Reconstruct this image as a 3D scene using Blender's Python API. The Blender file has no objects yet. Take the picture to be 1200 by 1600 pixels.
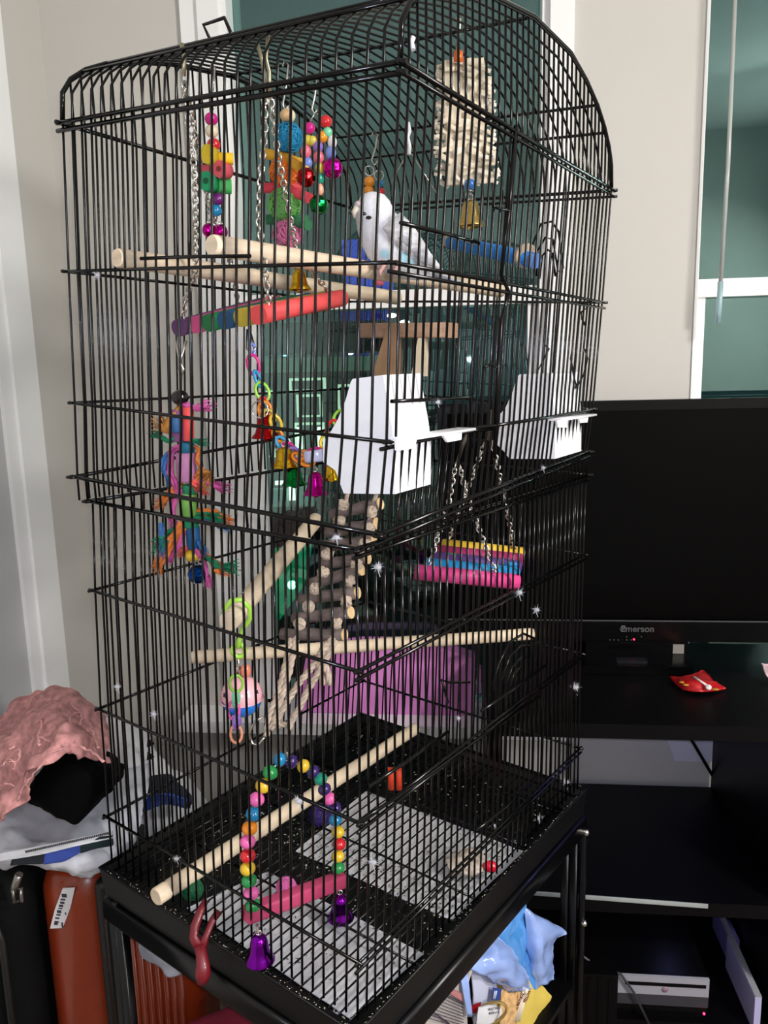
import bpy, math, random
from mathutils import Vector, Matrix, noise

random.seed(7)
S = bpy.context.scene
COL = S.collection
H = 1.41                      # lens height above the floor (m)
F = 1248.3                    # focal length for a 1200x1600 frame
RM = Matrix(((0.99454, 0.00622, -0.10413), (0.10123, 0.18316, 0.97786), (-0.02516, 0.98306, -0.18153)))

# ---------------------------------------------------------------- camera, world, lights, exposure
cam_data = bpy.data.cameras.new('camera')
cam_data.sensor_fit = 'AUTO'
cam_data.sensor_width = 36.0
cam_data.lens = F / 1600 * 36
cam_data.clip_start = 0.02
cam_data.clip_end = 200
cam = bpy.data.objects.new('camera', cam_data)
r_, u_, f_ = RM.col[0], RM.col[1], RM.col[2]
cam.matrix_world = Matrix(((r_[0], u_[0], -f_[0], 0), (r_[1], u_[1], -f_[1], 0), (r_[2], u_[2], -f_[2], H), (0, 0, 0, 1)))
COL.objects.link(cam)
S.camera = cam

world = bpy.data.worlds.new('night_sky')
S.world = world
world.use_nodes = True
bg = world.node_tree.nodes['Background']
bg.inputs[0].default_value = (0.016, 0.032, 0.034, 1)
bg.inputs[1].default_value = 1.0

def light(name, kind, loc, power, color=(1, 1, 1), size=.1, aim=None, spot=None):
    d = bpy.data.lights.new(name, kind)
    d.energy = power
    d.color = color
    if kind == 'AREA':
        d.shape = 'DISK'
        d.size = size
    else:
        d.shadow_soft_size = size
    o = bpy.data.objects.new(name, d)
    o.location = loc
    if aim is not None:
        o.rotation_euler = (Vector(aim) - Vector(loc)).to_track_quat('-Z', 'Y').to_euler()
    COL.objects.link(o)
    return o

light('assumed_ceiling_lamp', 'AREA', (1.75, -0.35, 2.62), 44, (1.0, 0.965, 0.93), .42, (1.0, 0.5, 0))  # assumed lamp out of view, placed from how the light falls
light('added_fill', 'AREA', (2.35, -0.75, 1.85), 34, (1.0, 0.965, 0.93), .35, (-.6, 1.4, 1.0))  # added second light, brightens the left wall and lower areas; no lamp seen
light('phone_flash', 'POINT', (0.012, -0.004, H + .014), 13, (0.78, 0.84, 1.0), .006)

S.view_settings.view_transform = 'Standard'
S.view_settings.look = 'None'
S.view_settings.gamma = 1
S.view_settings.use_curve_mapping = False
S.view_settings.exposure = 0.36

# ---------------------------------------------------------------- helpers
def ray(px, py):
    return RM @ Vector(((px - 600) / F, -(py - 800) / F, 1.0))

def P(px, py, Y):
    v = ray(px, py)
    q = v * (Y / v.y)
    q.z += H
    return q

def PZ(px, py, z):
    v = ray(px, py)
    q = v * ((z - H) / v.z)
    q.z += H
    return q

def PX(px, py, X):
    v = ray(px, py)
    q = v * (X / v.x)
    q.z += H
    return q

def plane_hit(px, py, p0, n):
    v = ray(px, py)
    o = Vector((0, 0, H))
    return o + v * ((p0 - o).dot(n) / v.dot(n))

FW = Vector(RM.col[2])
def mpp(p):                    # metres per photo pixel at a point
    return (p - Vector((0, 0, H))).dot(FW) / F

def lin(c):
    c = c / 255
    return c / 12.92 if c <= .04045 else ((c + .055) / 1.055) ** 2.4

def rgb(t):
    return (lin(t[0]), lin(t[1]), lin(t[2]), 1)

MATS = {}
def mat(name, col, rough=.5, metal=0, var=.12, nscale=30, bump=0, spec=.5, emit=0, coat=0, trans=0, stretch=None, sss=0, alpha=1):
    if name in MATS:
        return MATS[name]
    m = bpy.data.materials.new(name)
    m.use_nodes = True
    nt = m.node_tree
    b = nt.nodes['Principled BSDF']
    b.inputs['Roughness'].default_value = rough
    b.inputs['Metallic'].default_value = metal
    b.inputs['Specular IOR Level'].default_value = spec
    b.inputs['Coat Weight'].default_value = coat
    b.inputs['Transmission Weight'].default_value = trans
    b.inputs['Alpha'].default_value = alpha
    if sss:
        b.inputs['Subsurface Weight'].default_value = sss
        b.inputs['Subsurface Radius'].default_value = (.01, .01, .01)
    tc = nt.nodes.new('ShaderNodeTexCoord')
    mp = nt.nodes.new('ShaderNodeMapping')
    nz = nt.nodes.new('ShaderNodeTexNoise')
    nz.inputs['Scale'].default_value = nscale
    nz.inputs['Detail'].default_value = 4
    if stretch:
        mp.inputs['Scale'].default_value = stretch
    nt.links.new(tc.outputs['Object'], mp.inputs['Vector'])
    nt.links.new(mp.outputs[0], nz.inputs['Vector'])
    cr = nt.nodes.new('ShaderNodeValToRGB')
    c = rgb(col)
    cr.color_ramp.elements[0].position = .3
    cr.color_ramp.elements[1].position = .7
    cr.color_ramp.elements[0].color = tuple(x * (1 - var) for x in c[:3]) + (1,)
    cr.color_ramp.elements[1].color = tuple(min(1, x * (1 + var * .5)) for x in c[:3]) + (1,)
    nt.links.new(nz.outputs['Fac'], cr.inputs['Fac'])
    nt.links.new(cr.outputs['Color'], b.inputs['Base Color'])
    if bump:
        bp = nt.nodes.new('ShaderNodeBump')
        bp.inputs['Strength'].default_value = bump
        bp.inputs['Distance'].default_value = .003
        nt.links.new(nz.outputs['Fac'], bp.inputs['Height'])
        nt.links.new(bp.outputs[0], b.inputs['Normal'])
    if emit:
        nt.links.new(cr.outputs['Color'], b.inputs['Emission Color'])
        b.inputs['Emission Strength'].default_value = emit
    MATS[name] = m
    return m

def dyed(name, col):           # dyed toy wood
    return mat('dyed_' + name, col, .55, 0, .22, 40, .15, .4)

def plastic(name, col, rough=.18):
    return mat('plastic_' + name, col, rough, 0, .05, 20, 0, .6, coat=.3)

def foil(name, col):
    return mat('foil_' + name, col, .16, 1.0, .12, 60)

class MB:
    def __init__(s):
        s.v, s.f, s.s = [], [], []

    def add(s, vs, fs, smooth=True):
        o = len(s.v)
        s.v += [Vector(v) for v in vs]
        s.f += [tuple(i + o for i in f) for f in fs]
        s.s += [smooth] * len(fs)
        return s

    def box(s, c, ax, ay, az):
        c, ax, ay, az = Vector(c), Vector(ax), Vector(ay), Vector(az)
        vs = [c + i * ax + j * ay + k * az for k in (-1, 1) for j in (-1, 1) for i in (-1, 1)]
        return s.add(vs, [(0, 2, 3, 1), (4, 5, 7, 6), (0, 1, 5, 4), (2, 6, 7, 3), (0, 4, 6, 2), (1, 3, 7, 5)], False)

    def bw(s, x0, x1, y0, y1, z0, z1):
        return s.box(((x0 + x1) / 2, (y0 + y1) / 2, (z0 + z1) / 2), ((x1 - x0) / 2, 0, 0), (0, (y1 - y0) / 2, 0), (0, 0, (z1 - z0) / 2))

    def tube(s, pts, r, n=6, closed=False, sx=1.0):
        pts = [Vector(p) for p in pts]
        k = len(pts)
        rs = r if isinstance(r, (list, tuple)) else [r] * k
        tans = []
        for i in range(k):
            a = pts[(i - 1) % k] if (closed or i > 0) else pts[i]
            b = pts[(i + 1) % k] if (closed or i < k - 1) else pts[i]
            t = b - a
            tans.append(t.normalized() if t.length > 1e-9 else Vector((0, 0, 1)))
        ref = Vector((0, 0, 1)) if abs(tans[0].z) < .9 else Vector((1, 0, 0))
        nrm = (ref - tans[0] * ref.dot(tans[0])).normalized()
        vs = []
        for i in range(k):
            nrm = nrm - tans[i] * nrm.dot(tans[i])
            if nrm.length < 1e-6:
                nrm = tans[i].orthogonal()
            nrm.normalize()
            bn = tans[i].cross(nrm)
            for j in range(n):
                a = 2 * math.pi * (j + .5) / n
                vs.append(pts[i] + (nrm * math.cos(a) * sx + bn * math.sin(a)) * rs[i])
        fs = []
        m = k if closed else k - 1
        for i in range(m):
            for j in range(n):
                a, b = i * n + j, i * n + (j + 1) % n
                c, d = ((i + 1) % k) * n + (j + 1) % n, ((i + 1) % k) * n + j
                fs.append((a, b, c, d))
        s.add(vs, fs, True)
        if not closed:
            o = len(s.v) - len(vs)
            s.f += [tuple(o + j for j in reversed(range(n))), tuple(o + (k - 1) * n + j for j in range(n))]
            s.s += [False, False]
        return s

    def sphere(s, c, r, seg=12, rings=8, sc=(1, 1, 1), axis=None, rot=None):
        c = Vector(c)
        q = rot if rot is not None else (Vector((0, 0, 1)).rotation_difference(Vector(axis).normalized()).to_matrix() if axis is not None else Matrix.Identity(3))
        vs = [c + q @ Vector((0, 0, -r * sc[2]))]
        for i in range(1, rings):
            th = math.pi * i / rings
            for j in range(seg):
                a = 2 * math.pi * j / seg
                vs.append(c + q @ Vector((r * sc[0] * math.sin(th) * math.cos(a), r * sc[1] * math.sin(th) * math.sin(a), -r * sc[2] * math.cos(th))))
        vs.append(c + q @ Vector((0, 0, r * sc[2])))
        fs = [(0, 1 + (j + 1) % seg, 1 + j) for j in range(seg)]
        for i in range(rings - 2):
            for j in range(seg):
                a = 1 + i * seg
                fs.append((a + j, a + (j + 1) % seg, a + seg + (j + 1) % seg, a + seg + j))
        t = len(vs) - 1
        a = 1 + (rings - 2) * seg
        fs += [(a + j, a + (j + 1) % seg, t) for j in range(seg)]
        return s.add(vs, fs, True)

    def lathe(s, prof, base, axis=(0, 0, 1), n=16, smooth=True):
        base = Vector(base)
        q = Vector((0, 0, 1)).rotation_difference(Vector(axis).normalized()).to_matrix()
        vs, k = [], len(prof)
        for r, h in prof:
            for j in range(n):
                a = 2 * math.pi * j / n
                vs.append(base + q @ Vector((max(r, 1e-5) * math.cos(a), max(r, 1e-5) * math.sin(a), h)))
        fs = [(i * n + j, i * n + (j + 1) % n, (i + 1) * n + (j + 1) % n, (i + 1) * n + j) for i in range(k - 1) for j in range(n)]
        return s.add(vs, fs, smooth)

    def prism(s, poly, off):
        poly, off = [Vector(p) for p in poly], Vector(off)
        n = len(poly)
        vs = poly + [p + off for p in poly]
        fs = [tuple(range(n)), tuple(reversed(range(n, 2 * n)))]
        fs += [(i, i + n, (i + 1) % n + n, (i + 1) % n) for i in range(n)]
        return s.add(vs, fs, False)

    def slat(s, a, b, side, w, h, rnd=.35, n=3):
        """bar from a to b with a rounded w x h section; side = direction of w"""
        a, b = Vector(a), Vector(b)
        t = (b - a).normalized()
        side = Vector(side)
        side = (side - t * side.dot(t)).normalized()
        up = t.cross(side)
        rr = min(w, h) * rnd
        sec = []
        for cx, cy, a0 in ((1, 1, 0), (-1, 1, 90), (-1, -1, 180), (1, -1, 270)):
            for k in range(n + 1):
                an = math.radians(a0 + 90 * k / n)
                sec.append(((cx * (w / 2 - rr) + rr * math.cos(an)), (cy * (h / 2 - rr) + rr * math.sin(an))))
        m = len(sec)
        vs = [a + side * x + up * y for x, y in sec] + [b + side * x + up * y for x, y in sec]
        s.add(vs, [(i, (i + 1) % m, (i + 1) % m + m, i + m) for i in range(m)], True)
        o = len(s.v) - 2 * m
        s.f += [tuple(o + i for i in reversed(range(m))), tuple(o + m + i for i in range(m))]
        s.s += [False, False]
        return s

    def sheet(s, rows, sub=6, thick=.003, wr=.006, fr=14, seed=0, lip=0):
        g = [[Vector(p) for p in r] for r in rows]
        def cr(p0, p1, p2, p3, t):
            return .5 * ((2 * p1) + (p2 - p0) * t + (2 * p0 - 5 * p1 + 4 * p2 - p3) * t * t + (3 * p1 - p0 - 3 * p2 + p3) * t ** 3)
        def line(pts):
            out = []
            for i in range(len(pts) - 1):
                p0 = pts[max(i - 1, 0)]
                p3 = pts[min(i + 2, len(pts) - 1)]
                for k in range(sub):
                    out.append(cr(p0, pts[i], pts[i + 1], p3, k / sub))
            out.append(pts[-1])
            return out
        rr = [line(r) for r in g]
        cols = [line([r[j] for r in rr]) for j in range(len(rr[0]))]
        nu, nv = len(cols), len(cols[0])
        nrm = [[None] * nv for _ in range(nu)]
        for i in range(nu):
            for j in range(nv):
                du = cols[min(i + 1, nu - 1)][j] - cols[max(i - 1, 0)][j]
                dv = cols[i][min(j + 1, nv - 1)] - cols[i][max(j - 1, 0)]
                n = dv.cross(du)
                nrm[i][j] = n.normalized() if n.length > 1e-9 else Vector((0, -1, 0))
        top, bot = [], []
        sv = Vector((seed * 3.1, seed * 1.7, seed * .9))
        for i in range(nu):
            for j in range(nv):
                p = cols[i][j]
                d = noise.fractal(p * fr + sv, .9, 2.1, 4) * wr + abs(noise.noise(p * fr * .6 + sv)) * wr * .8
                top.append(p + nrm[i][j] * d)
                bot.append(p + nrm[i][j] * (d - thick))
        N = nu * nv
        fs = []
        for i in range(nu - 1):
            for j in range(nv - 1):
                a, b, c, d = i * nv + j, i * nv + j + 1, (i + 1) * nv + j + 1, (i + 1) * nv + j
                fs += [(a, d, c, b), (a + N, b + N, c + N, d + N)]
        for i in range(nu - 1):
            for j in (0, nv - 1):
                a, b = i * nv + j, (i + 1) * nv + j
                fs.append((a, b, b + N, a + N))
        for j in range(nv - 1):
            for i in (0, nu - 1):
                a, b = i * nv + j, i * nv + j + 1
                fs.append((a, b, b + N, a + N))
        return s.add(top + bot, fs, True)

    def build(s, name, m, parent=None):
        me = bpy.data.meshes.new(name)
        off = Vector((0, 0, 0))
        p = parent
        while p is not None:
            off += p.location
            p = p.parent
        me.from_pydata([tuple(v - off) for v in s.v], [], s.f)
        me.polygons.foreach_set('use_smooth', s.s)
        me.materials.append(m)
        me.update()
        o = bpy.data.objects.new(name, me)
        COL.objects.link(o)
        o.parent = parent
        return o

def tag(o, label=None, cat=None, group=None, kind=None):
    if label:
        o['label'] = label
    if cat:
        o['category'] = cat
    if group:
        o['group'] = group
    if kind:
        o['kind'] = kind
    return o

def thing(name, label, cat, loc, group=None):
    o = bpy.data.objects.new(name, None)
    o.empty_display_size = .02
    COL.objects.link(o)
    o.location = loc
    return tag(o, label, cat, group)

def struct(name, loc=None):
    o = bpy.data.objects.new(name, None)
    COL.objects.link(o)
    if loc:
        o.location = loc
    o['kind'] = 'structure'
    return o

def ring_pts(c, a, b, ra, rb, n=12):
    return [Vector(c) + Vector(a) * ra * math.cos(2 * math.pi * i / n) + Vector(b) * rb * math.sin(2 * math.pi * i / n) for i in range(n)]

XR, ZU = Vector(RM.col[0]), Vector((0, 0, 1))
BACK = Vector((-.1, -.97, .1)).normalized()

# ---------------------------------------------------------------- common materials
M_wall = mat('wall_paint', (200, 197, 191), .85, 0, .02, 3, .02, .2)
M_ceil = mat('ceiling_paint', (226, 224, 220), .9, 0, .02, 3, 0, .2)
M_trim = mat('trim_paint', (242, 242, 241), .4, 0, .02, 4)
M_floor = mat('carpet', (120, 110, 100), .95, 0, .25, 200, .3)
M_bar = mat('black_wire', (4, 4, 5), .14, 0, .1, 60, 0, .3)
M_tray = mat('black_tray_plastic', (7, 7, 8), .42, 0, .3, 160, .05, .3)
M_black = mat('black_laminate', (5, 5, 7), .4, 0, .25, 12, .01, .16)
M_steel = mat('bright_steel', (215, 212, 205), .2, 1, .1, 40)
M_gold = foil('gold', (212, 170, 40))
M_wood = mat('perch_wood', (230, 210, 182), .6, 0, .16, 22, .12, .3, stretch=(1, 1, 6))
M_white = mat('white_plastic', (246, 246, 252), .3, 0, .02, 10, 0, .5, sss=.15)
M_paper = mat('tray_paper', (205, 205, 208), .85, 0, .06, 30, .05)
M_feather = mat('feather_down', (206, 208, 216), .9, 0, .05, 50, spec=.05, alpha=.55)

# ---------------------------------------------------------------- room
XL, YB, XRI, YF, ZC = -.985, 1.95, 2.7, -1.3, 2.75
mb = MB().bw(XL - .15, XRI + .15, YF - .15, YB + .25, -.12, 0)
tag(mb.build('floor', M_floor), kind='structure')
mb = MB().bw(XL - .15, XRI + .15, YF - .15, YB + .25, ZC, ZC + .12)
tag(mb.build('ceiling', M_ceil), kind='structure')
W1 = (-.56, .19, .49, 2.62)      # window 1: x0 x1 z0 z1
W2 = (.521, 1.32, .49, 2.62)
mb = MB()
for x0, x1, z0, z1 in ((XL, W1[0], 0, ZC), (W1[1], W2[0], 0, ZC), (W2[1], XRI, 0, ZC), (W1[0], W1[1], 0, W1[2]), (W2[0], W2[1], 0, W2[2]), (W1[0], W1[1], W1[3], ZC), (W2[0], W2[1], W2[3], ZC)):
    mb.bw(x0, x1, YB, YB + .16, z0, z1)
tag(mb.build('wall_back', M_wall), kind='structure')
tag(MB().bw(XL - .12, XL, YF, YB + .16, 0, ZC).build('wall_left', M_wall), kind='structure')
tag(MB().bw(XRI, XRI + .12, YF, YB + .16, 0, ZC).build('wall_right', M_wall), kind='structure')
tag(MB().bw(XL, XRI, YF - .12, YF, 0, ZC).build('wall_front', M_wall), kind='structure')

# left wall: door casing and door
yc1, yc0, yd = PX(70, 800, XL).y, PX(33, 800, XL).y, PX(16, 800, XL).y
d1 = struct('door_1', (XL, yc0, 0))
MB().bw(XL, XL + .018, yc0, yc1, 0, 2.2).bw(XL, XL + .018, yd - .95, yc0, 2.13, 2.2).build('casing', M_trim, d1)
MB().bw(XL - .05, XL + .012, yd, yc0, 0, 2.13).build('jamb', M_trim, d1)
MB().bw(XL - .04, XL + .004, yd - .85, yd, .01, 2.13).build('slab', mat('door_paint', (190, 190, 190), .5, 0, .02, 5), d1)

# glass of the window panes: weak green mirror over a see-through pane
def glass_mat():
    m = bpy.data.materials.new('window_glass')
    m.use_nodes = True
    nt = m.node_tree
    nt.nodes.remove(nt.nodes['Principled BSDF'])
    out = nt.nodes['Material Output']
    tr = nt.nodes.new('ShaderNodeBsdfTransparent')
    tr.inputs[0].default_value = (.80, .92, .90, 1)
    gl = nt.nodes.new('ShaderNodeBsdfGlossy')
    gl.inputs['Color'].default_value = (.56, .82, .80, 1)
    gl.inputs['Roughness'].default_value = 0.012
    lw = nt.nodes.new('ShaderNodeLayerWeight')
    lw.inputs[0].default_value = .32
    mp = nt.nodes.new('ShaderNodeMapRange')
    mp.inputs[1].default_value = 0
    mp.inputs[2].default_value = 1
    mp.inputs[3].default_value = .12
    mp.inputs[4].default_value = .8
    mx = nt.nodes.new('ShaderNodeMixShader')
    nt.links.new(lw.outputs['Fresnel'], mp.inputs[0])
    nt.links.new(mp.outputs[0], mx.inputs[0])
    nt.links.new(tr.outputs[0], mx.inputs[1])
    nt.links.new(gl.outputs[0], mx.inputs[2])
    nt.links.new(mx.outputs[0], out.inputs[0])
    return m
M_glass = glass_mat()

ZM0, ZM1 = H + .134, H + .174
def window(name, w, left_casing, jw=.02, sw=.028):
    x0, x1, z0, z1 = w
    st = struct(name, (x0, YB, z0))
    y0, y1 = YB + .045, YB + .10
    # flat stepped casing on the wall, both sides
    fr = MB()
    if left_casing:
        fr.bw(x0 - .085, x0 - .04, YB - .012, YB, z0 - .02, z1)
        fr.bw(x0 - .042, x0 + .004, YB - .022, YB, z0 - .02, z1)
    else:
        fr.bw(x0 - .002, x0 + .004, YB - .004, YB, z0 - .02, z1)
    fr.bw(x1 - .004, x1 + .048, YB - .016, YB, z0 - .02, z1)
    fr.build('casing', M_trim, st)
    jb = MB()
    jb.bw(x0, x0 + jw, YB, YB + .13, z0, z1)
    jb.bw(x1 - .02, x1, YB, YB + .13, z0, z1)
    jb.bw(x0, x1, YB, YB + .13, z1 - .03, z1)
    jb.build('frame', M_trim, st)
    MB().bw(x0 + jw, x1 - .02, y0 - .03, y1, ZM0, ZM1).build('mullion', M_trim, st)
    # lower sash
    ls = MB()
    ls.bw(x0 + jw, x0 + jw + sw, y0 - .02, y0 + .03, z0, ZM0)
    ls.bw(x1 - .045, x1 - .02, y0 - .02, y0 + .03, z0, ZM0)
    ls.bw(x0 + jw, x1 - .02, y0 - .02, y0 + .03, z0, z0 + .045)
    ls.build('lower_sash', M_trim, st)
    MB().bw(x0 + jw, x1 - .02, y0 + .012, y0 + .018, ZM1, z1 - .03).build('upper_pane', M_glass, st)
    MB().bw(x0 + jw + sw, x1 - .045, y0 + .002, y0 + .008, z0 + .045, ZM0).build('lower_pane', M_glass, st)
    return st
w1 = window('window_1', W1, True)
w2 = window('window_2', W2, False, .006, .024)
MB().bw(1.0, 1.07, YB + .02, YB + .04, ZM1, ZM1 + .012).build('latch', M_trim, w2)
MB().bw(W1[0] - .18, W1[1] + .06, YB - .10, YB + .06, H - .915, H - .885).build('sill', M_trim, w1)
tag(MB().bw(XL, XRI, YB - .014, YB, 0, .11).build('baseboard_back', M_trim), kind='structure')

# ---------------------------------------------------------------- outdoors, night street seen through the window
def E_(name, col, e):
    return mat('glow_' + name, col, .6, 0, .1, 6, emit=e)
MF = mat('facade_render', (86, 104, 96), .8, 0, .25, .6)
MD = mat('facade_dark', (40, 50, 48), .7, 0, .3, .8)
YO = 22.0
def orect(px0, py0, px1, py1, Y, dep=.3):
    a, b = P(px0, py1, Y), P(px1, py0, Y)
    return MB().bw(min(a.x, b.x), max(a.x, b.x), Y, Y + dep, a.z, b.z)
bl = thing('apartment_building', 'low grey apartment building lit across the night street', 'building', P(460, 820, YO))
orect(250, 560, 590, 815, YO + .6, 4).build('facade', mat('facade_glow', (62, 74, 70), .8, 0, .35, .5, emit=.06), bl)  # weak emission stands in for street light on the wall
orect(330, 555, 600, 585, YO - .5, 5).build('ledge', E_('soffit', (120, 158, 132), .22), bl)  # emission puts the lit look of the soffit into its material
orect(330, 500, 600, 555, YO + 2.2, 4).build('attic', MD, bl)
M_lit = E_('window_frame', (190, 215, 185), 1.1)
M_pane = E_('dim_pane', (60, 80, 74), .10)
for (a, b, c, d) in ((452, 590, 508, 612), (464, 616, 502, 652), (462, 660, 506, 716), (395, 610, 430, 650), (395, 665, 430, 715), (528, 600, 560, 640), (388, 740, 402, 776)):
    w_ = orect(a, b, c, d, YO + .45, .1).build('window', M_lit, bl)
    orect(a + 4, b + 4, c - 4, d - 3, YO + .40, .06).build('pane', M_pane, w_)
for (a, b, c, d, e) in ((465, 668, 470, 702, 2.6), (497, 668, 502, 702, 2.2), (452, 760, 460, 782, 2.4), (430, 752, 446, 758, 2.2)):
    orect(a, b, c, d, YO + .25, .15).build('wall_lamp', E_('sconce_%d' % a, (225, 255, 225), e), bl)
for (a, b, c, d) in ((405, 742, 420, 790), (424, 764, 448, 792), (462, 744, 486, 792)):
    orect(a, b, c, d, YO + .3, .2).build('shop_panel', E_('panel_%d' % a, (110, 150, 138), .35), bl)
sh = thing('shop_front', 'lit teal shop front beyond the street under the near white feeder', 'building', P(640, 860, YO + 14))
orect(560, 772, 700, 850, YO + 14.2, 3).build('facade', mat('shop_wall', (58, 74, 72), .8, 0, .3, .5, emit=.05), sh)
for (a, b, c, d) in ((566, 780, 580, 800), (584, 776, 600, 808), (606, 782, 618, 806), (624, 776, 640, 800), (646, 774, 656, 800), (662, 776, 680, 806)):
    orect(a, b, c, d, YO + 14.0, .1).build('window', E_('shop_%d' % a, (190, 225, 215) if a % 4 else (225, 220, 160), 1.3), sh)
tw = thing('office_tower', 'tall blue lit office tower standing beyond the street behind the perches', 'building', P(568, 625, 60))
orect(537, 470, 602, 640, 60, 6).build('lower_floors', E_('tower_low', (22, 30, 116), .75), tw)
orect(537, 372, 602, 470, 60.3, 6).build('upper_floors', E_('tower_top', (76, 88, 200), .8), tw)
for y in (452, 600):
    orect(536, y, 603, y + 1.6, 59.9, .2).build('floor_line', MD, tw)
YLAMP = (34, 31, 33, 30, 32, 33, 29, 30, 31)
for i, (x, y, r) in enumerate(((612, 493, 5), (632, 504, 5.5), (578, 533, 6), (547, 552, 3.5), (446, 553, 5), (500, 524, 3.5), (613, 548, 3), (620, 838, 4.5), (585, 838, 3))):
    yl_ = YLAMP[i]
    t = thing('street_lamp', ['white street lamp head glowing above the near wooden T shaped perch', 'white street lamp head glowing just over the wooden T shaped perch', 'broad white street lamp head in front of the blue tower', 'small white street lamp left of the blue tower', 'cyan street lamp left of the white feeder, above the building', 'small amber topped street lamp above the apartment roof', 'small blue street lamp beside the perch leg', 'white street lamp low by the shop front', 'small dim lamp low by the shop front'][i], 'street lamp', P(x, y, yl_), 'street lamps outside the window')
    k = mpp(P(x, y, yl_))
    MB().sphere(P(x, y, yl_), r * k, 10, 6, (1.5, 1, .75)).build('lamp_head', E_('lamp_%d' % i, [(240, 255, 240), (240, 255, 230), (235, 255, 255), (255, 255, 255), (120, 220, 255), (255, 235, 200), (120, 190, 255), (255, 255, 250), (230, 235, 255)][i], 5), t)
    MB().tube([P(x, y, yl_ + .2), P(x, y, yl_ + .2) - ZU * 4], .05, 6).build('post', MD, t)
ZG = P(430, 850, YO).z
tag(MB().bw(-40, 40, 3, 90, ZG - .3, ZG).build('street', mat('asphalt', (46, 54, 56), .7, 0, .3, 1.2, emit=.02)), kind='structure')
a, b = P(380, 812, YO - 1), P(540, 800, YO - 1)
tag(MB().bw(-16, 2, YO - 1.4, YO - .8, ZG, ZG + 1.0).build('hedge', mat('hedge_leaves', (40, 62, 40), .9, 0, .5, 6, .4)), 'clipped dark hedge along the lit apartment building', 'hedge')
# made-up sheet for the green glow; its light is emission in the material
ga = thing('green_sheet', 'made up sheet below the window glowing bright green by itself', 'green_sheet', P(430, 1000, 6))
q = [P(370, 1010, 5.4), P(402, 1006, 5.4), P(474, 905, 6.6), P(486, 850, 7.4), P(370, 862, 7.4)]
MB().prism(q, (0, .02, -.06)).build('glow_sheet', mat('green_sheet_glow', (0, 120, 74), .5, 0, .5, 3, emit=.9), ga)
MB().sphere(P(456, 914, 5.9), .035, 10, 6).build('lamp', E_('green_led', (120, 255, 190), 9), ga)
MB().sphere(P(412, 989, 5.0), .012, 8, 6).build('lamp', E_('green_led_small', (190, 255, 220), 4), ga)
for i, (x, y, r) in enumerate(((648, 905, 36), (584, 934, 24), (706, 850, 20))):
    t = thing('bush', ['dark bush outside the window behind the pink and blue swing', 'dark bush outside the window behind the log ladder', 'dark bush outside the window beside the television'][i], 'bush', P(x, y + r, 9), 'bushes outside the window')
    k = mpp(P(x, y, 9))
    m_ = MB()
    for j in range(26):
        m_.sphere(P(x + random.uniform(-r, r), y + random.uniform(-r, r) * .9, 9 + random.uniform(-.2, .2)), r * k * .38, 7, 5)
    m_.build('foliage', mat('bush_leaves', (16, 26, 22), .9, 0, .5, 8, .4), t)

# blind wand
bwp = thing('blind_wand', 'clear plastic blind wand hanging before the right window', 'blind wand', P(1126, 505, 1.88))
MB().tube([P(1151, -60, 1.88), P(1138, 250, 1.88), P(1126, 440, 1.88)], .0045, 8).build('rod', mat('clear_rod', (205, 208, 205), .12, 0, .05, 20, trans=.35, spec=.7), bwp)
MB().tube([P(1126, 440, 1.88), P(1122, 505, 1.88)], .006, 8).build('grip', mat('clear_grip', (190, 222, 228), .1, 0, .05, 20, trans=.4, spec=.7), bwp)

# ---------------------------------------------------------------- television, its stand and what lies on it
zt = H - .69                     # top of the stand
sx0, sx1, syf, syb = .035, 1.15, 1.47, 1.93
tst = thing('tv_stand', 'wide black television stand with open shelves along the wall', 'tv stand', (.6, 1.7, 0))
MB().bw(sx0, sx1, syf, syb, zt - .03, zt).build('top_board', M_black, tst)
zm = H - 1.065
MB().bw(sx0, sx1, syf, syb - .01, zm - .03, zm).build('middle_board', M_black, tst)
zb = .07
MB().bw(sx0, sx1, syf, syb, zb - .03, zb).build('bottom_board', M_black, tst)
MB().bw(sx0, sx0 + .03, syf, syb, 0, zt - .03).build('side_panel', M_black, tst)
MB().bw(sx1 - .03, sx1, syf, syb, 0, zt - .03).build('side_panel', M_black, tst)
MB().bw(.603, .628, syf + .005, syb - .01, zm, zt - .03).build('divider', M_black, tst)
MB().slat(P(800, 1393, 1.468), P(1106, 1416, 1.468), ZU, .009, .003, .2).build('edge_trim', mat('edge_trim_grey', (150, 156, 156), .6), tst)
MB().bw(.30, .58, 1.60, 1.606, zt - .034, zt - .031).build('assumed_led_strip', E_('assumed_led_blue', (70, 80, 255), 6), tst)  # assumed strip for the blue glow under the top board; none is seen
light('added_led_light', 'POINT', (.46, 1.66, zt - .05), .17, (.34, .38, 1.0), .03)  # added point light that casts the blue glow of the assumed strip
light('added_console_fill', 'POINT', (.44, 1.62, .27), .05, (.34, .38, 1.0), .02)  # added blue point light for the bottom compartment; no source seen there
MB().bw(.603, .628, syf + .005, syb - .01, zb, zm - .03).build('divider', M_black, tst)

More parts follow.
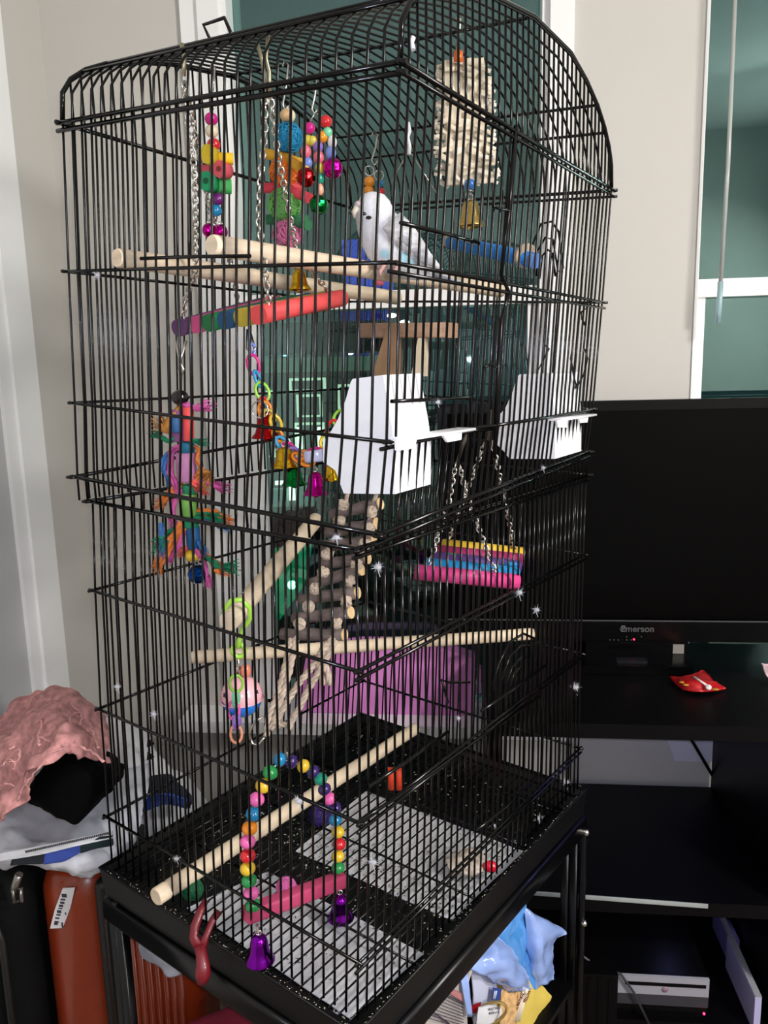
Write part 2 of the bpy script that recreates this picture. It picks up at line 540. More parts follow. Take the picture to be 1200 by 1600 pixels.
yt = 1.80
tx0, tx1 = P(683, 640, yt).x, .81
tz0, tz1 = P(990, 1002, yt).z, P(1050, 624, yt).z
M_bezel = mat('tv_gloss_black', (5, 5, 6), .2, 0, .1, 10, 0, .2)
tv = thing('television', 'large black flat television standing on the black stand', 'television', ((tx0 + tx1) / 2, yt, zt))
MB().bw(tx0 + .01, tx1 - .01, yt + .012, yt + .06, tz0 + .01, tz1 - .01).build('housing', M_black, tv)
zs0, zs1 = P(990, 970, yt).z, tz1 - .022
fr = MB()
fr.bw(tx0, tx1, yt, yt + .02, tz0, zs0)
fr.bw(tx0, tx1, yt, yt + .02, zs1, tz1)
fr.bw(tx0, tx0 + .022, yt, yt + .02, zs0, zs1)
fr.bw(tx1 - .022, tx1, yt, yt + .02, zs0, zs1)
fr.build('bezel', M_bezel, tv)
MB().bw(tx0 + .02, tx1 - .02, yt - .001, yt + .001, zs0 - .0015, zs0 + .0015).build('bezel_edge', mat('edge_grey', (70, 70, 74), .3), tv)
MB().bw(tx0 + .022, tx1 - .022, yt + .007, yt + .014, zs0, zs1).build('screen', mat('tv_screen', (3, 3, 4), .12, 0, .05, 5, 0, .10), tv)
MB().bw(.27, .50, yt + .004, yt + .05, zt + .02, tz0 + .02).build('neck', M_bezel, tv)
q = [P(835, 1046, 1.735), P(1088, 1062, 1.70)]
MB().bw(q[0].x, q[1].x, 1.72, 1.90, zt + .001, zt + .02).build('foot', M_bezel, tv)
def text(name, body, p, size, m, parent, xdir=(1, 0, 0), up=(0, 0, 1), shear=0, bold=0):
    cu = bpy.data.curves.new(name, 'FONT')
    cu.body = body
    cu.size = size
    cu.align_x = 'CENTER'
    cu.align_y = 'CENTER'
    cu.extrude = .0004
    cu.shear = shear
    cu.offset = bold
    cu.materials.append(m)
    o = bpy.data.objects.new(name, cu)
    COL.objects.link(o)
    o.parent = parent
    x, y = Vector(xdir).normalized(), Vector(up).normalized()
    z = x.cross(y).normalized()
    y = z.cross(x)
    off = Vector((0, 0, 0))
    pp = parent
    while pp is not None:
        off += pp.location
        pp = pp.parent
    t = Vector(p) - off
    o.matrix_local = Matrix(((x.x, y.x, z.x, t.x), (x.y, y.y, z.y, t.y), (x.z, y.z, z.z, t.z), (0, 0, 0, 1)))
    bpy.context.view_layer.update()
    me = bpy.data.meshes.new_from_object(o)
    me.materials.clear()
    me.materials.append(m)
    r = bpy.data.objects.new(name, me)
    COL.objects.link(r)
    r.parent = parent
    r.matrix_local = o.matrix_local.copy()
    bpy.data.objects.remove(o)
    r.name = name
    return r
M_logo = mat('logo_silver', (104, 104, 108), .35, .6, .05)
c = P(996, 983, yt - .001)
text('logo_lettering', 'Emerson', c, .021, M_logo, tv, bold=.0004)
e_ = P(973, 983, yt - .001)
MB().tube(ring_pts(e_ + XR * .001, (1, 0, 0), ZU, .0068, .0055, 12), .0011, 5, True).tube([e_ - XR * .004, e_ + XR * .005], .001, 4).build('logo_mark', M_logo, tv)
MB().sphere(P(990.5, 999, yt - .002), .0022, 8, 5).build('power_light', E_('tv_led', (255, 40, 70), 4), tv)
m_ = MB()
for x, y in ((953, 1003), (959, 1003), (966, 1003), (979, 998), (1002, 998), (979, 1003), (986, 1003)):
    m_.sphere(P(x, y - 3, yt - .0005), .0018, 6, 4)
m_.build('button_marks', mat('button_grey', (70, 76, 76), .4), tv)
a, b = P(1051, 1021, yt + .002), P(1069, 1007, yt + .002)
MB().bw(a.x, b.x, yt + .001, yt + .0035, a.z, b.z).build('sticker', mat('sticker_grey', (128, 124, 118), .6, 0, .05), tv)
m_ = MB()
m_.bw(P(965, 1010, 1.74).x, P(1012, 1010, 1.74).x, 1.738, 1.76, zt + .02, zt + .026)
m_.build('foot_trim', mat('dark_chrome', (60, 62, 70), .2, .8), tv)

# red snack packet on the stand
rp = thing('snack_packet', 'crumpled red foil snack packet lying on the stand before the television', 'packet', PZ(1090, 1070, zt))
def PZl(x, y, dz=.004):
    return PZ(x, y, zt + dz)
rows = [[PZl(1047, 1059), PZl(1072, 1056, .02), PZl(1098, 1048, .012)], [PZl(1056, 1069, .008), PZl(1086, 1064, .026), PZl(1116, 1064, .012)], [PZl(1068, 1079, .004), PZl(1095, 1081, .01), PZl(1134, 1076, .006)]]
M_red = mat('packet_red', (190, 24, 30), .3, .25, .3, 40)
MB().sheet(rows, 6, .004, .004, 40, 3).build('pouch', M_red, rp)
m_ = MB()
m_.slat(PZl(1084, 1057, .027), PZl(1106, 1072, .022), XR, .006, .002)
m_.build('lettering_band', mat('packet_white', (225, 215, 215), .5), rp)
MB().lathe([(0, .002), (.006, .002), (.006, 0)], PZl(1107, 1074, .020), BACK + ZU, 10).build('badge', mat('packet_white', (225, 215, 215)), rp)
m_ = MB()
for x, y in ((1066, 1066), (1072, 1070), (1078, 1064), (1070, 1062), (1118, 1077)):
    m_.sphere(PZl(x, y, .018), .006, 8, 4, (1.3, .8, .3))
m_.build('print', mat('packet_gold', (190, 130, 40), .5), rp)
wp = thing('candy_wrapper', 'pale pink and white wrapper at the end of the stand top', 'wrapper', PZ(1200, 1060, zt))
rows = [[PZl(1190, 1036, .03), PZl(1208, 1040, .02)], [PZl(1196, 1052, .02), PZl(1214, 1056, .01)], [PZl(1203, 1064, .006), PZl(1222, 1066, .004)]]
MB().sheet(rows, 5, .003, .005, 40, 5).build('foil', mat('wrapper_pink', (222, 190, 196), .35, .2, .3, 60), wp)

# game console, black box, slim cases, cables
cy = 1.478
a, b = P(905, 1574, cy), P(1112, 1531, cy)
gc = thing('game_console', 'black game console with a white front and a disc slot on the bottom shelf', 'console', ((a.x + b.x) / 2, cy, zb))
MB().bw(a.x, b.x - .004, cy + .006, cy + .25, zb + .012, b.z - .001).build('body', M_black, gc)
MB().bw(a.x, b.x - .004, cy, cy + .006, P(1040, 1555, cy).z, b.z).build('front_cover', mat('console_white', (150, 150, 160), .4, 0, .03), gc)
MB().bw(a.x, b.x - .004, cy + .001, cy + .006, P(1040, 1572, cy).z, P(1040, 1555, cy).z - .0005).build('lower_strip', mat('console_grey', (52, 52, 58), .4, 0, .05), gc)
MB().bw(a.x + .01, b.x - .01, cy + .01, cy + .24, zb, zb + .012).build('base', M_black, gc)
sa, sb = P(977, 1533, cy), P(1103, 1543, cy)
MB().bw(sa.x, sb.x, cy - .0015, cy + .002, (sa.z + sb.z) / 2 - .004, (sa.z + sb.z) / 2 + .003).build('disc_slot', M_black, gc)
MB().lathe([(0, .0015), (.006, .0015), (.007, 0)], P(1039, 1546, cy), (0, -1, 0), 10).build('badge', mat('badge_pink', (140, 110, 125), .4), gc)
MB().sphere(P(1100, 1584, cy - .004), .0025, 8, 5).build('standby_light', E_('console_led', (255, 40, 90), 5), gc)
a, b = P(890, 1562, cy - .06), P(966, 1524, cy - .06)
sb_ = thing('set_top_box', 'small black box standing before the left end of the white console', 'box', ((a.x + b.x) / 2, cy - .06, zb))
m_ = MB().bw(a.x, b.x, cy - .06, cy - .008, zb + .004, b.z)
m_.build('housing', M_black, sb_)
m_ = MB()
for i in range(4):
    x = a.x + (b.x - a.x) * (.15 + .22 * i)
    m_.bw(x, x + .006, cy - .062, cy - .059, zb, b.z - .01)
m_.build('vent_rib', M_bezel, sb_)
def case(name, label, X, tf, tb, bb, th, colr):
    p0, p1, p2 = PX(tf[0], tf[1], X), PX(tb[0], tb[1], X), PX(bb[0], bb[1], X)
    zt_ = (p0.z + p1.z) / 2
    t = thing(name, label, 'case', (X, (p0.y + p1.y) / 2, zb))
    MB().bw(X, X + th, p0.y, p1.y, zb + .001, zt_).build('sleeve', mat(name + '_white', colr, .4, 0, .04), t)
    MB().bw(X + .001, X + th + .002, p0.y + .003, p1.y, zb, zt_ + .003).build('spine_edge', mat('case_edge', (150, 150, 158), .4), t)
    return t
case('slim_white_case', 'slim white case leaning upright against the stand divider, the front one', .565, (1180, 1560), (1136, 1465), (1127, 1545), .012, (176, 172, 214))
case('slim_lilac_case', 'slim lilac case standing behind the front white case at the divider', .575, (1157, 1505), (1115, 1414), (1118, 1460), .010, (120, 116, 176))
pc = thing('paper_packet', 'narrow lilac packet lying on the slim cases by the divider', 'packet', PX(1145, 1450, .592))
a, b = PX(1133, 1434, .592), PX(1152, 1474, .592)
MB().slat(a, b, (1, 0, 0), .010, .018, .2).build('wrap', mat('packet_lilac', (112, 108, 176), .5), pc)
def cable(name, label, pts, r=.003, m=M_black):
    o = MB().tube(pts, r, 6).build(name, m)
    # recentre on its first point
    p = Vector(pts[0])
    for v in o.data.vertices:
        v.co -= p
    o.location = p
    return tag(o, label, 'cable')
cable('power_cable', 'black cable sloping across the pale wall under the television', [P(1065, 1130, 1.915), P(1090, 1172, 1.915), P(1125, 1232, 1.918)], .0045)
cable('looped_cable', 'black cable looping down behind the lower shelf of the stand', [P(930, 1412, 1.75), P(960, 1440, 1.72), P(966, 1480, 1.70), P(974, 1515, 1.69), P(986, 1540, 1.66)], .003)
cable('grey_cable', 'thin cable curving from the stand leg toward the console', [P(905, 1490, 1.45), P(930, 1508, 1.46), P(970, 1522, 1.47), P(990, 1550, 1.47), P(1015, 1602, 1.47)], .0028, mat('cable_grey', (50, 50, 52), .4))
cable('coiled_cable', 'black cable coiled in the gap under the middle shelf', [P(1050, 1418, 1.88), P(1072, 1408, 1.88), P(1098, 1414, 1.88), P(1094, 1430, 1.88), P(1070, 1426, 1.88), P(1060, 1416, 1.885)], .003)
a, b = P(1037, 1188, YB - .003), P(1130, 1138, YB - .003)
sh_ = MB().prism([P(1034, 1130, YB - .004), P(1140, 1130, YB - .004), P(1140, 1191, YB - .004), P(1054, 1189, YB - .004)], (0, .0035, 0)).build('wall_patch', mat('pale_patch', (214, 214, 226), .7, 0, .02))  # thin pale patch flat against the wall
p = sh_.data.vertices[0].co.copy()
for v in sh_.data.vertices:
    v.co -= p
sh_.location = p
tag(sh_, 'pale flat patch on the wall under the television', 'paper')

# purple storage bin on the window sill
yp = YB - .035
zsill = H - .885
pb = thing('storage_bin', 'pink purple plastic storage bin on the window sill behind the cage', 'bin', P(600, 1120, yp))
M_pur = mat('bin_purple', (228, 142, 214), .45, 0, .05, 8)
poly = [(462, 1113), (480, 1016), (560, 1006), (664, 1006), (700, 1016), (742, 1030), (740, 1121)]
MB().prism([P(x, y, yp) for x, y in poly], (0, .055, 0)).build('wall_panel', M_pur, pb)
lipp = [P(459, 1124, yp), P(461, 1112, yp), P(742, 1120, yp), P(741, 1131, yp)]
mz = max(0, zsill - min(v.z for v in lipp))
MB().prism([v + ZU * 0 for v in lipp], (0, .055, 0)).build('bottom_lip', mat('bin_lip', (206, 138, 224), .45, 0, .05, 8), pb)
MB().prism([P(746, 1044, yp), P(752, 1046, yp), P(751, 1084, yp), P(746, 1082, yp)], (0, .03, 0)).build('handle', M_pur, pb)

# ---------------------------------------------------------------- bird cage
K = {'A': {}, 'B': {}, 'C': {}, 'D': {}}
for c, k, x, y, z in (('A', 4, -.4994, 1.0093, -.1697), ('B', 4, -.1133, .7876, -.184), ('C', 4, .1965, 1.3478, -.1898),
    ('A', 5, -.5091, 1.011, -.294), ('B', 5, -.1159, .7903, -.3161), ('C', 5, .1946, 1.3482, -.3264),
    ('A', 6, -.518, 1.0146, -.4688), ('B', 6, -.1193, .7937, -.4935), ('C', 6, .1932, 1.3492, -.5039),
    ('A', 7, -.5253, 1.021, -.6399), ('B', 7, -.1273, .7962, -.6693), ('C', 7, .1935, 1.3493, -.6811), ('D', 7, -.2207, 1.5733, -.6543),
    ('A', 0, -.4927, 1.0092, .302), ('B', 0, -.058, .782, .2673), ('C', 0, .2226, 1.3259, .2541),
    ('A', 1, -.5045, 1.0123, .1267), ('B', 1, -.0704, .7845, .0944), ('C', 1, .2125, 1.3275, .0873),
    ('A', 2, -.5141, 1.0154, -.0394), ('B', 2, -.0796, .7866, -.075), ('C', 2, .2019, 1.3301, -.0802),
    ('A', 3, -.5207, 1.0148, -.1375), ('B', 3, -.0895, .7856, -.1685), ('C', 3, .1949, 1.3337, -.1495)):
    K[c][k] = Vector((x, y, z + H))
for k in range(7):
    K['D'][k] = K['A'][k] + K['C'][k] - K['B'][k]
for c in 'ABCD':
    d = (K[c][7] - K[c][6])
    K[c][8] = K[c][7] + d * (.078 / abs(d.z))
cage = thing('bird_cage', 'tall black wire bird cage with an arched top on a stand', 'bird cage', (K['A'][8] + K['C'][8]) / 2 + Vector((0, 0, -.06)))
CC = (K['A'][6] + K['C'][6]) / 2
def edge(c1, c2, k, u):
    return K[c1][k].lerp(K[c2][k], u)
PROF = [(0, 0), (.006, .033), (.028, .052), (.065, .069), (.12, .086), (.2, .103), (.3, .119), (.5, .138), (.7, .136), (.8, .12), (.88, .1), (.935, .078), (.972, .056), (.994, .033), (1, 0)]
def arch_z(v):
    for (a, za), (b, zb_) in zip(PROF, PROF[1:]):
        if v <= b:
            return za + (zb_ - za) * (v - a) / (b - a)
    return 0
def top_pt(u, v, dz=None):
    lo = edge('A', 'B', 0, u).lerp(edge('D', 'C', 0, u), v)
    return lo + ZU * (arch_z(v) if dz is None else dz)
def fplane(c1, c2, ks, out=0):
    a, b, c = K[c1][ks[0]], K[c2][ks[0]], K[c1][ks[1]]
    n = (b - a).cross(c - a).normalized()
    if n.dot(a - CC) < 0:
        n = -n
    return a + n * out, n
def on(face, px, py, out=.004):
    ks = (1, 3) if py < 770 else (5, 7)
    p0, n = fplane(face[0], face[1], ks, out)
    return plane_hit(px, py, p0, n)
RB, RR = .0016, .0022
NU, NV = 27, 38
def bend(pts, amp):
    return [p + Vector((random.uniform(-amp, amp), random.uniform(-amp, amp), 0)) if 0 < i < len(pts) - 1 else p for i, p in enumerate(pts)]
for i in range(NU + 1):          # bars over the arch, one wire from the front to the back
    u = i / NU
    pts = bend([Vector((*edge('A', 'B', 3, u).xy, edge('A', 'B', 4, u).z))] + [edge('A', 'B', k, u) for k in (3, 2, 1)], .0008) + [edge('A', 'B', 0, u)]
    pts += [top_pt(u, v) for v, _ in PROF[1:-1]]
    pts += bend([edge('D', 'C', k, u) for k in (0, 1, 2, 3)] + [Vector((*edge('D', 'C', 3, u).xy, edge('D', 'C', 4, u).z))], .0008)
    MB().tube(pts, RB, 5).build('bar', M_bar, cage)
for c1, c2 in (('B', 'C'), ('A', 'D')):
    for i in range(1, NV):
        v = i / NV
        pts = bend([Vector((*edge(c1, c2, 3, v).xy, edge(c1, c2, 4, v).z))] + [edge(c1, c2, k, v) for k in (3, 2, 1, 0)], .0008)
        pts.append(edge(c1, c2, 0, v) + ZU * arch_z(v))
        if c1 == 'B' and .03 < v < .235:     # open feeder door: the bars stop at its rails
            zlo, zhi = on('BC', 650, 688).z, on('BC', 650, 625).z
            lo = [p for p in pts if p.z < zlo]
            hi = [p for p in pts if p.z > zhi]
            def cut(z):
                for p, q in zip(pts, pts[1:]):
                    if p.z <= z <= q.z:
                        return p.lerp(q, (z - p.z) / (q.z - p.z))
            MB().tube(lo + [cut(zlo)], RB, 5).build('bar', M_bar, cage)
            MB().tube([cut(zhi)] + hi, RB, 5).build('bar', M_bar, cage)
            continue
        MB().tube(pts, RB, 5).build('bar', M_bar, cage)
for c1, c2, n in (('A', 'B', NU), ('B', 'C', NV), ('D', 'C', NU), ('A', 'D', NV)):
    for i in range(0 if n == NU else 1, n + (1 if n == NU else 0)):
        u = i / n
        pts = bend([edge(c1, c2, k, u) for k in (4, 5, 6, 7, 8)], .0008)
        MB().tube(pts, RB, 5).build('bar', M_bar, cage)
def ring_at(k, out=.0025, dz=0, r=RR, sides='ABCD', name='ring_wire'):
    cs = {}
    for c in 'ABCD':
        d = (K[c][k] - CC)
        d.z = 0
        cs[c] = K[c][k] + d.normalized() * out * 1.4 + ZU * dz
    m_ = MB()
    seq = list(zip(sides, sides[1:] + sides[0])) if sides == 'ABCD' else [(sides[0], sides[1])]
    for a, b in seq:
        e = (cs[b] - cs[a]).normalized() * .006
        m_.tube([cs[a] - e, cs[a].lerp(cs[b], .5) + Vector((0, 0, random.uniform(-.001, .001))), cs[b] + e], r, 6)
    return m_.build(name, M_bar, cage)
for k in range(8):
    ring_at(k, r=RR * (1.25 if k in (0, 3, 4) else 1))
    if k in (0, 1, 3, 4, 5, 6):
        ring_at(k, dz=-.0085, sides='BC')
ring_at(0, dz=-.009, sides='AB', r=RR * 1.3)
ring_at(0, dz=-.009, sides='DC')
ring_at(7, dz=-.010, sides='BC')
for k, dz in ((4, 0), (3, 0)):
    for c in 'ABCD':            # corner loops that lock the two halves together
        d = K[c][k] - CC
        d.z = 0
        MB().tube(ring_pts(K[c][k] + d.normalized() * .006, XR, Vector((0, 1, 0)), .007, .007, 8), .0018, 5, True).build('corner_loop', M_bar, cage)
for v in (.055, .12, .5, .88, .945):
    MB().tube([top_pt(-.004, v) + ZU * .003, top_pt(.5, v) + ZU * .003, top_pt(1.004, v) + ZU * .003], RR, 6).build('arch_rod', M_bar, cage)
for u in (0, 1):
    MB().tube([top_pt(u, v) + ZU * .003 for v, _ in PROF], RR * 1.4, 6).build('arch_rib', M_bar, cage)
# carrying handle on the arch
hp = [top_pt(.36, .14), top_pt(.335, .14) + ZU * .022, top_pt(.405, .14) + ZU * .024, top_pt(.43, .14)]
MB().tube(hp, .0022, 6).build('handle', M_bar, cage)
hp = [P(868, 25, 1.2), P(882, 20, 1.2), P(878, 26, 1.2), P(868, 28, 1.2)]
def wire(name, face, pts, r=.002, out=.004, closed=False):
    return MB().tube([on(face, x, y, out) for x, y in pts], r, 6, closed).build(name, M_bar, cage)
# big door in the upper right side and its hooks
wire('door_frame', 'BC', [(806, 196), (795, 330), (783, 430), (796, 458), (783, 500), (778, 600), (772, 716)], .0028)
wire('door_rail', 'BC', [(612, 627), (680, 624), (735, 620), (736, 700)], .0022)
wire('door_rail', 'BC', [(595, 702), (640, 692), (735, 674), (770, 670)], .0022)
wire('door_latch', 'BC', [(770, 322), (780, 326), (797, 329)], .0018, .007)
wire('door_latch', 'BC', [(756, 574), (768, 568), (776, 573)], .0018, .007)
wire('door_rail', 'BC', [(778, 664), (840, 655), (920, 644)], .0022)
wire('door_rail', 'BC', [(626, 348), (700, 366), (748, 380)], .0022, .002)
wire('door_rail', 'AB', [(220, 404), (300, 401), (391, 400)], .0022, .006)
for face, arcs in (('CD', [[(835, 430), (833, 380), (845, 350), (862, 346), (873, 362), (880, 420)], [(838, 432), (840, 392), (852, 371), (864, 374), (872, 425)], [(843, 436), (847, 400), (856, 390), (863, 396), (868, 432)]]),
                   ('BC', [[(768, 1082), (778, 1040), (795, 1004), (818, 990), (834, 997)], [(783, 1066), (796, 1026), (812, 1010), (828, 1010)], [(790, 1072), (800, 1042), (814, 1027), (822, 1027)], [(797, 1072), (803, 1052), (814, 1044)]])):
    for a in arcs:
        wire('door_arch', face, a, .0019, .004)
wire('door_rail', 'BC', [(752, 1111), (800, 1079), (852, 1040)], .0022, .007)
wire('door_rail', 'BC', [(575, 1230), (650, 1180), (700, 1143)], .0022, .007)
wire('door_rail', 'BC', [(742, 1299), (790, 1262), (845, 1207)], .0022, .007)
wire('door_rail', 'BC', [(560, 1284), (620, 1246), (740, 1160), (845, 1087)], .0022, .007)
wire('door_hook', 'BC', [(700, 1098), (690, 1062), (700, 1066), (726, 1066), (734, 1066)], .0016, .006)
# floor grate
DZ = {'A': 0, 'B': -.030, 'C': -.043, 'D': -.013}
gz = H - .732
def inplan(u, v, z):
    p = edge('A', 'B', 8, u).lerp(edge('D', 'C', 8, u), v)
    return Vector((p.x, p.y, z + (DZ['A'] * (1 - u) + DZ['B'] * u) * (1 - v) + (DZ['D'] * (1 - u) + DZ['C'] * u) * v))
def tray_hit(px, py, z):
    a, b, c = inplan(0, 0, z), inplan(1, 0, z), inplan(0, 1, z)
    return plane_hit(px, py, a, (b - a).cross(c - a).normalized())
grate = MB().tube([inplan(.0, .0, gz), inplan(1, 0, gz), inplan(1, 1, gz), inplan(0, 1, gz)], .0022, 6, True).build('floor_grate', M_bar, cage)
for i in range(1, 29):
    MB().tube([inplan(i / 29, 0, gz), inplan(i / 29, .5, gz + random.uniform(-.0008, .0008)), inplan(i / 29, 1, gz)], .00135, 5).build('grate_wire', M_bar, grate)
for v in (.2, .45, .7, .9):
    MB().tube([inplan(0, v, gz - .0028), inplan(1, v, gz - .0028)], .0019, 5).build('cross_wire', M_bar, grate)
# tray
def trayc(c, out, z):
    d = K[c][8] - CC
    d.z = 0
    p = K[c][8] + d.normalized() * out
    return Vector((p.x, p.y, z + DZ[c]))
zr, zf = H - .722, H - .757
TO = [trayc(c, .018, zr) for c in 'ABCD']
TI = [trayc(c, .007, zr) for c in 'ABCD']
TB = [trayc(c, .013, H - .768) for c in 'ABCD']
TF = [trayc(c, -.012, zf) for c in 'ABCD']
vs = TO + TI + TB + TF
fs = []
for i in range(4):
    j = (i + 1) % 4
    fs += [(i, j, 4 + j, 4 + i), (8 + i, 8 + j, j, i), (4 + i, 4 + j, 12 + j, 12 + i)]
fs += [(12, 13, 14, 15), (11, 10, 9, 8)]
tray = MB().add(vs, fs, False).build('tray', M_tray, cage)
MB().tube([p + ZU * .0005 for p in TO], .0022, 6, True).build('tray_rim', M_tray, tray)

# stand under the cage
stand = thing('cage_stand', 'black tubular metal stand with two bolted legs under the cage', 'stand', (CC.x, CC.y, 0))
M_tube = mat('black_enamel', (6, 6, 8), .28, 0, .1, 40, 0, .35)
zr1, zr0 = H - .770, H - .806
RC = {c: trayc(c, .010, 0) for c in 'ABCD'}
for a, b in ('AB', 'BC', 'CD', 'DA'):
    p, q_ = Vector((RC[a].x, RC[a].y, (zr0 + zr1) / 2 + DZ[a])), Vector((RC[b].x, RC[b].y, (zr0 + zr1) / 2 + DZ[b]))
    MB().slat(p, q_, ZU, zr1 - zr0, .020, .3).build('rail', M_tube, stand)
for c in 'ABCD':
    d = RC[c] - CC
    d.z = 0
    d.normalize()
    if c in 'AB':
        sdir = (RC['B'] - RC['A']).normalized() * (1 if c == 'A' else -1)
    else:
        sdir = (RC['C'] - RC['D']).normalized() * (-1 if c == 'C' else 1)
    sdir.z = 0
    if c in 'BD':
        base = Vector((RC[c].x, RC[c].y, 0))
        MB().tube([base + ZU * .012, base + ZU * (zr0 + DZ[c] + .003)], .011, 10).build('leg', M_tube, stand)
        continue
    tops = PX(0, 0, -1)
    base = Vector((RC[c].x, RC[c].y, 0)) + d * (.004 if c == 'C' else .002)
    w = .030
    top = zr1 - .004 + DZ[c]
    off = sdir * w
    pts = [base + ZU * .012, base + ZU * (top - .03)]
    for k in range(1, 6):
        an = math.pi / 2 * k / 5
        pts.append(base + sdir * .03 * (1 - math.cos(an)) + ZU * (top - .03 + .03 * math.sin(an)))
    MB().tube(pts, .0065, 10).build('leg', M_tube, stand)
    MB().slat(base + off * .54 + ZU * .012, base + off * .54 + ZU * (top - .01), sdir, .0155, .014, .25).build('post', M_tube, stand)
    MB().slat(base + off * 1.08 + ZU * .012, base + off * 1.08 + ZU * (top - .01), sdir, .0155, .016, .25).build('post', M_tube, stand)
    for z in ((H - .845, H - 1.03) if c == 'C' else (H - .90, H - 1.05)):
        b_ = base + ZU * z
        MB().sphere(b_ + (-d * .002 if c == 'A' else Vector((.004, -.006, 0))), .0062, 10, 6).build('bolt', M_steel, stand)
zsh = H - 1.16
MB().prism([Vector((*inplan(u_, v_, 0).xy, zsh - .012)) for u_, v_ in ((.28, 0), (1, 0), (1, 1), (.28, 1))], (0, 0, .012)).build('shelf', M_black, stand)
# ---------------------------------------------------------------- feeders
def feeder(label, face_pts, front_px, w_px, lip_px, tabs, boundary):
    n_out = fplane('B', 'C', (1, 3))[1]
    G = on('BC', *front_px, 0)
    tdir = (K['C'][2] - K['B'][2])
    tdir.z = 0
    tdir.normalize()
    w = (on('BC', *w_px[1], 0) - on('BC', *w_px[0], 0)).length
    poly = [plane_hit(x, y, G, tdir) for x, y in face_pts]
    t = thing('bird_feeder', label, 'bird feeder', Vector((G.x, G.y, min(p.z for p in poly))), 'hooded feeders on the cage side')
    MB().prism(poly, tdir * w).build('hood', M_white, t)
    o = n_out.copy()
    o.z = 0
    o.normalize()
    a, b = on('BC', *lip_px[0], .012), on('BC', *lip_px[1], .012)
    MB().slat(a, b, o, .024, .003, .2).build('perch_lip', M_white, t)
    for q in tabs:
        MB().prism([on('BC', x, y, .022) for x, y in q], o * -.003).build('tab', M_white, t)
    return t
feeder('white hooded plastic bird feeder at the near corner of the cage',
       [(548, 597), (551, 592), (598, 586), (604, 620), (612, 664), (617, 700), (617, 772), (537, 771), (524, 735), (505, 722), (505, 688), (512, 683), (528, 655), (540, 625)],
       (617, 700), ((617, 772), (692, 755)), ((619, 687), (729, 670)), ([(620, 686), (653, 683), (648, 698), (640, 702), (621, 704)], [(692, 679), (722, 674), (721, 687), (700, 691)]), None)
feeder('white hooded plastic bird feeder at the far corner of the cage beside the television',
       [(808, 589), (812, 585), (862, 584), (864, 620), (866, 650), (867, 680), (867, 717), (796, 717), (788, 706), (772, 690), (772, 658), (790, 637), (801, 612)],
       (867, 680), ((867, 717), (908, 706)), ((868, 656), (921, 648)), ([(870, 657), (888, 654), (886, 668), (872, 668)], [(904, 652), (920, 649), (918, 660), (907, 661)]), None)

# ---------------------------------------------------------------- perches
def perch(label, a, b, ra, rb, m=M_wood, name='wooden_perch'):
    t = thing(name, label, 'perch', (a + b) / 2)
    d = (b - a).normalized()
    pts = [a, a + d * .002] + [a.lerp(b, k / 8) + Vector((0, 0, random.uniform(-.0008, .0008))) for k in range(1, 8)] + [b - d * .003, b]
    rs = [ra * .9, ra] + [ra + (rb - ra) * k / 8 for k in range(1, 8)] + [rb, rb * .8]
    MB().tube(pts, rs, 16).build('dowel', m, t)
    return t
perch('upper left pale wooden perch, its cut end nearest the cage corner', P(182, 403, .965), P(622, 466, 1.47), .0115, .0115)
perch('pale wooden perch in front under the bird and toys', P(330, 383, .885), P(783, 454, 1.40), .0115, .0115)
perch('slanted wooden perch carrying the lime hook and treat ball', P(357, 972, .89), P(494, 812, 1.30), .0125, .0125)
perch('nearly level wooden perch behind the ladder, crossing the lower cage', P(300, 1027, 1.16), P(834, 990, 1.26), .0105, .0095)
perch('lowest wooden perch just above the grate and tray', P(243, 1402, .945), P(650, 1138, 1.48), .0125, .0115)
bpw = thing('blue_perch', 'blue sanded perch with wooden discs on the upper right', 'perch', P(760, 392, 1.25))
a, b = P(700, 377, 1.36), P(833, 407, 1.13)
d = (b - a).normalized()
MB().tube([a + d * .012, a.lerp(b, .5), b], .0105, 14).build('sanded_grip', mat('sand_blue', (40, 128, 214), .9, 0, .25, 400, .4), bpw)
M_disc = mat('disc_wood', (178, 156, 132), .6, 0, .2, 30, .1)
MB().tube([a - d * .004, a + d * .012], .0095, 14).build('wooden_end', M_disc, bpw)
MB().tube([b - d * .022 + ZU * .004, b - d * .016 + ZU * .004], .0165, 18).build('wooden_disc', M_disc, bpw)
MB().tube([b, b + d * .005], .0105, 14).build('end_cap', mat('cap_blue', (70, 110, 176), .4), bpw)
# T shaped wooden perch
tp = thing('wooden_platform', 'flat wooden platform perch on two tapered legs above the near feeder', 'perch', P(640, 518, 1.36))
M_pl = mat('plywood', (186, 150, 124), .65, 0, .2, 25, .1, stretch=(1, 6, 6))
MB().slat(P(574, 517, 1.40), P(706, 516, 1.34), ZU, .024, .05, .1).build('board', M_pl, tp)
MB().prism([P(606, 505, 1.345), P(622, 505, 1.345), P(623, 592, 1.345), P(580, 592, 1.345)], (.004, .02, 0)).build('leg', mat('leg_brown', (150, 118, 86), .7, 0, .25, 20, .1), tp)
MB().prism([P(653, 528, 1.335), P(664, 528, 1.335), P(666, 588, 1.335), P(642, 588, 1.335)], (.004, .02, 0)).build('leg', mat('leg_pale', (222, 206, 180), .6, 0, .15, 20, .1), tp)

# ---------------------------------------------------------------- toy pieces
def bead(parent, x, y, Y, dpx, m, sc=.92, axis=(0, 0, 1), name='bead'):
    c = P(x, y, Y)
    r = dpx * mpp(c) / 2
    return MB().sphere(c, r, 14, 9, (1, 1, sc), axis).build(name, m, parent)

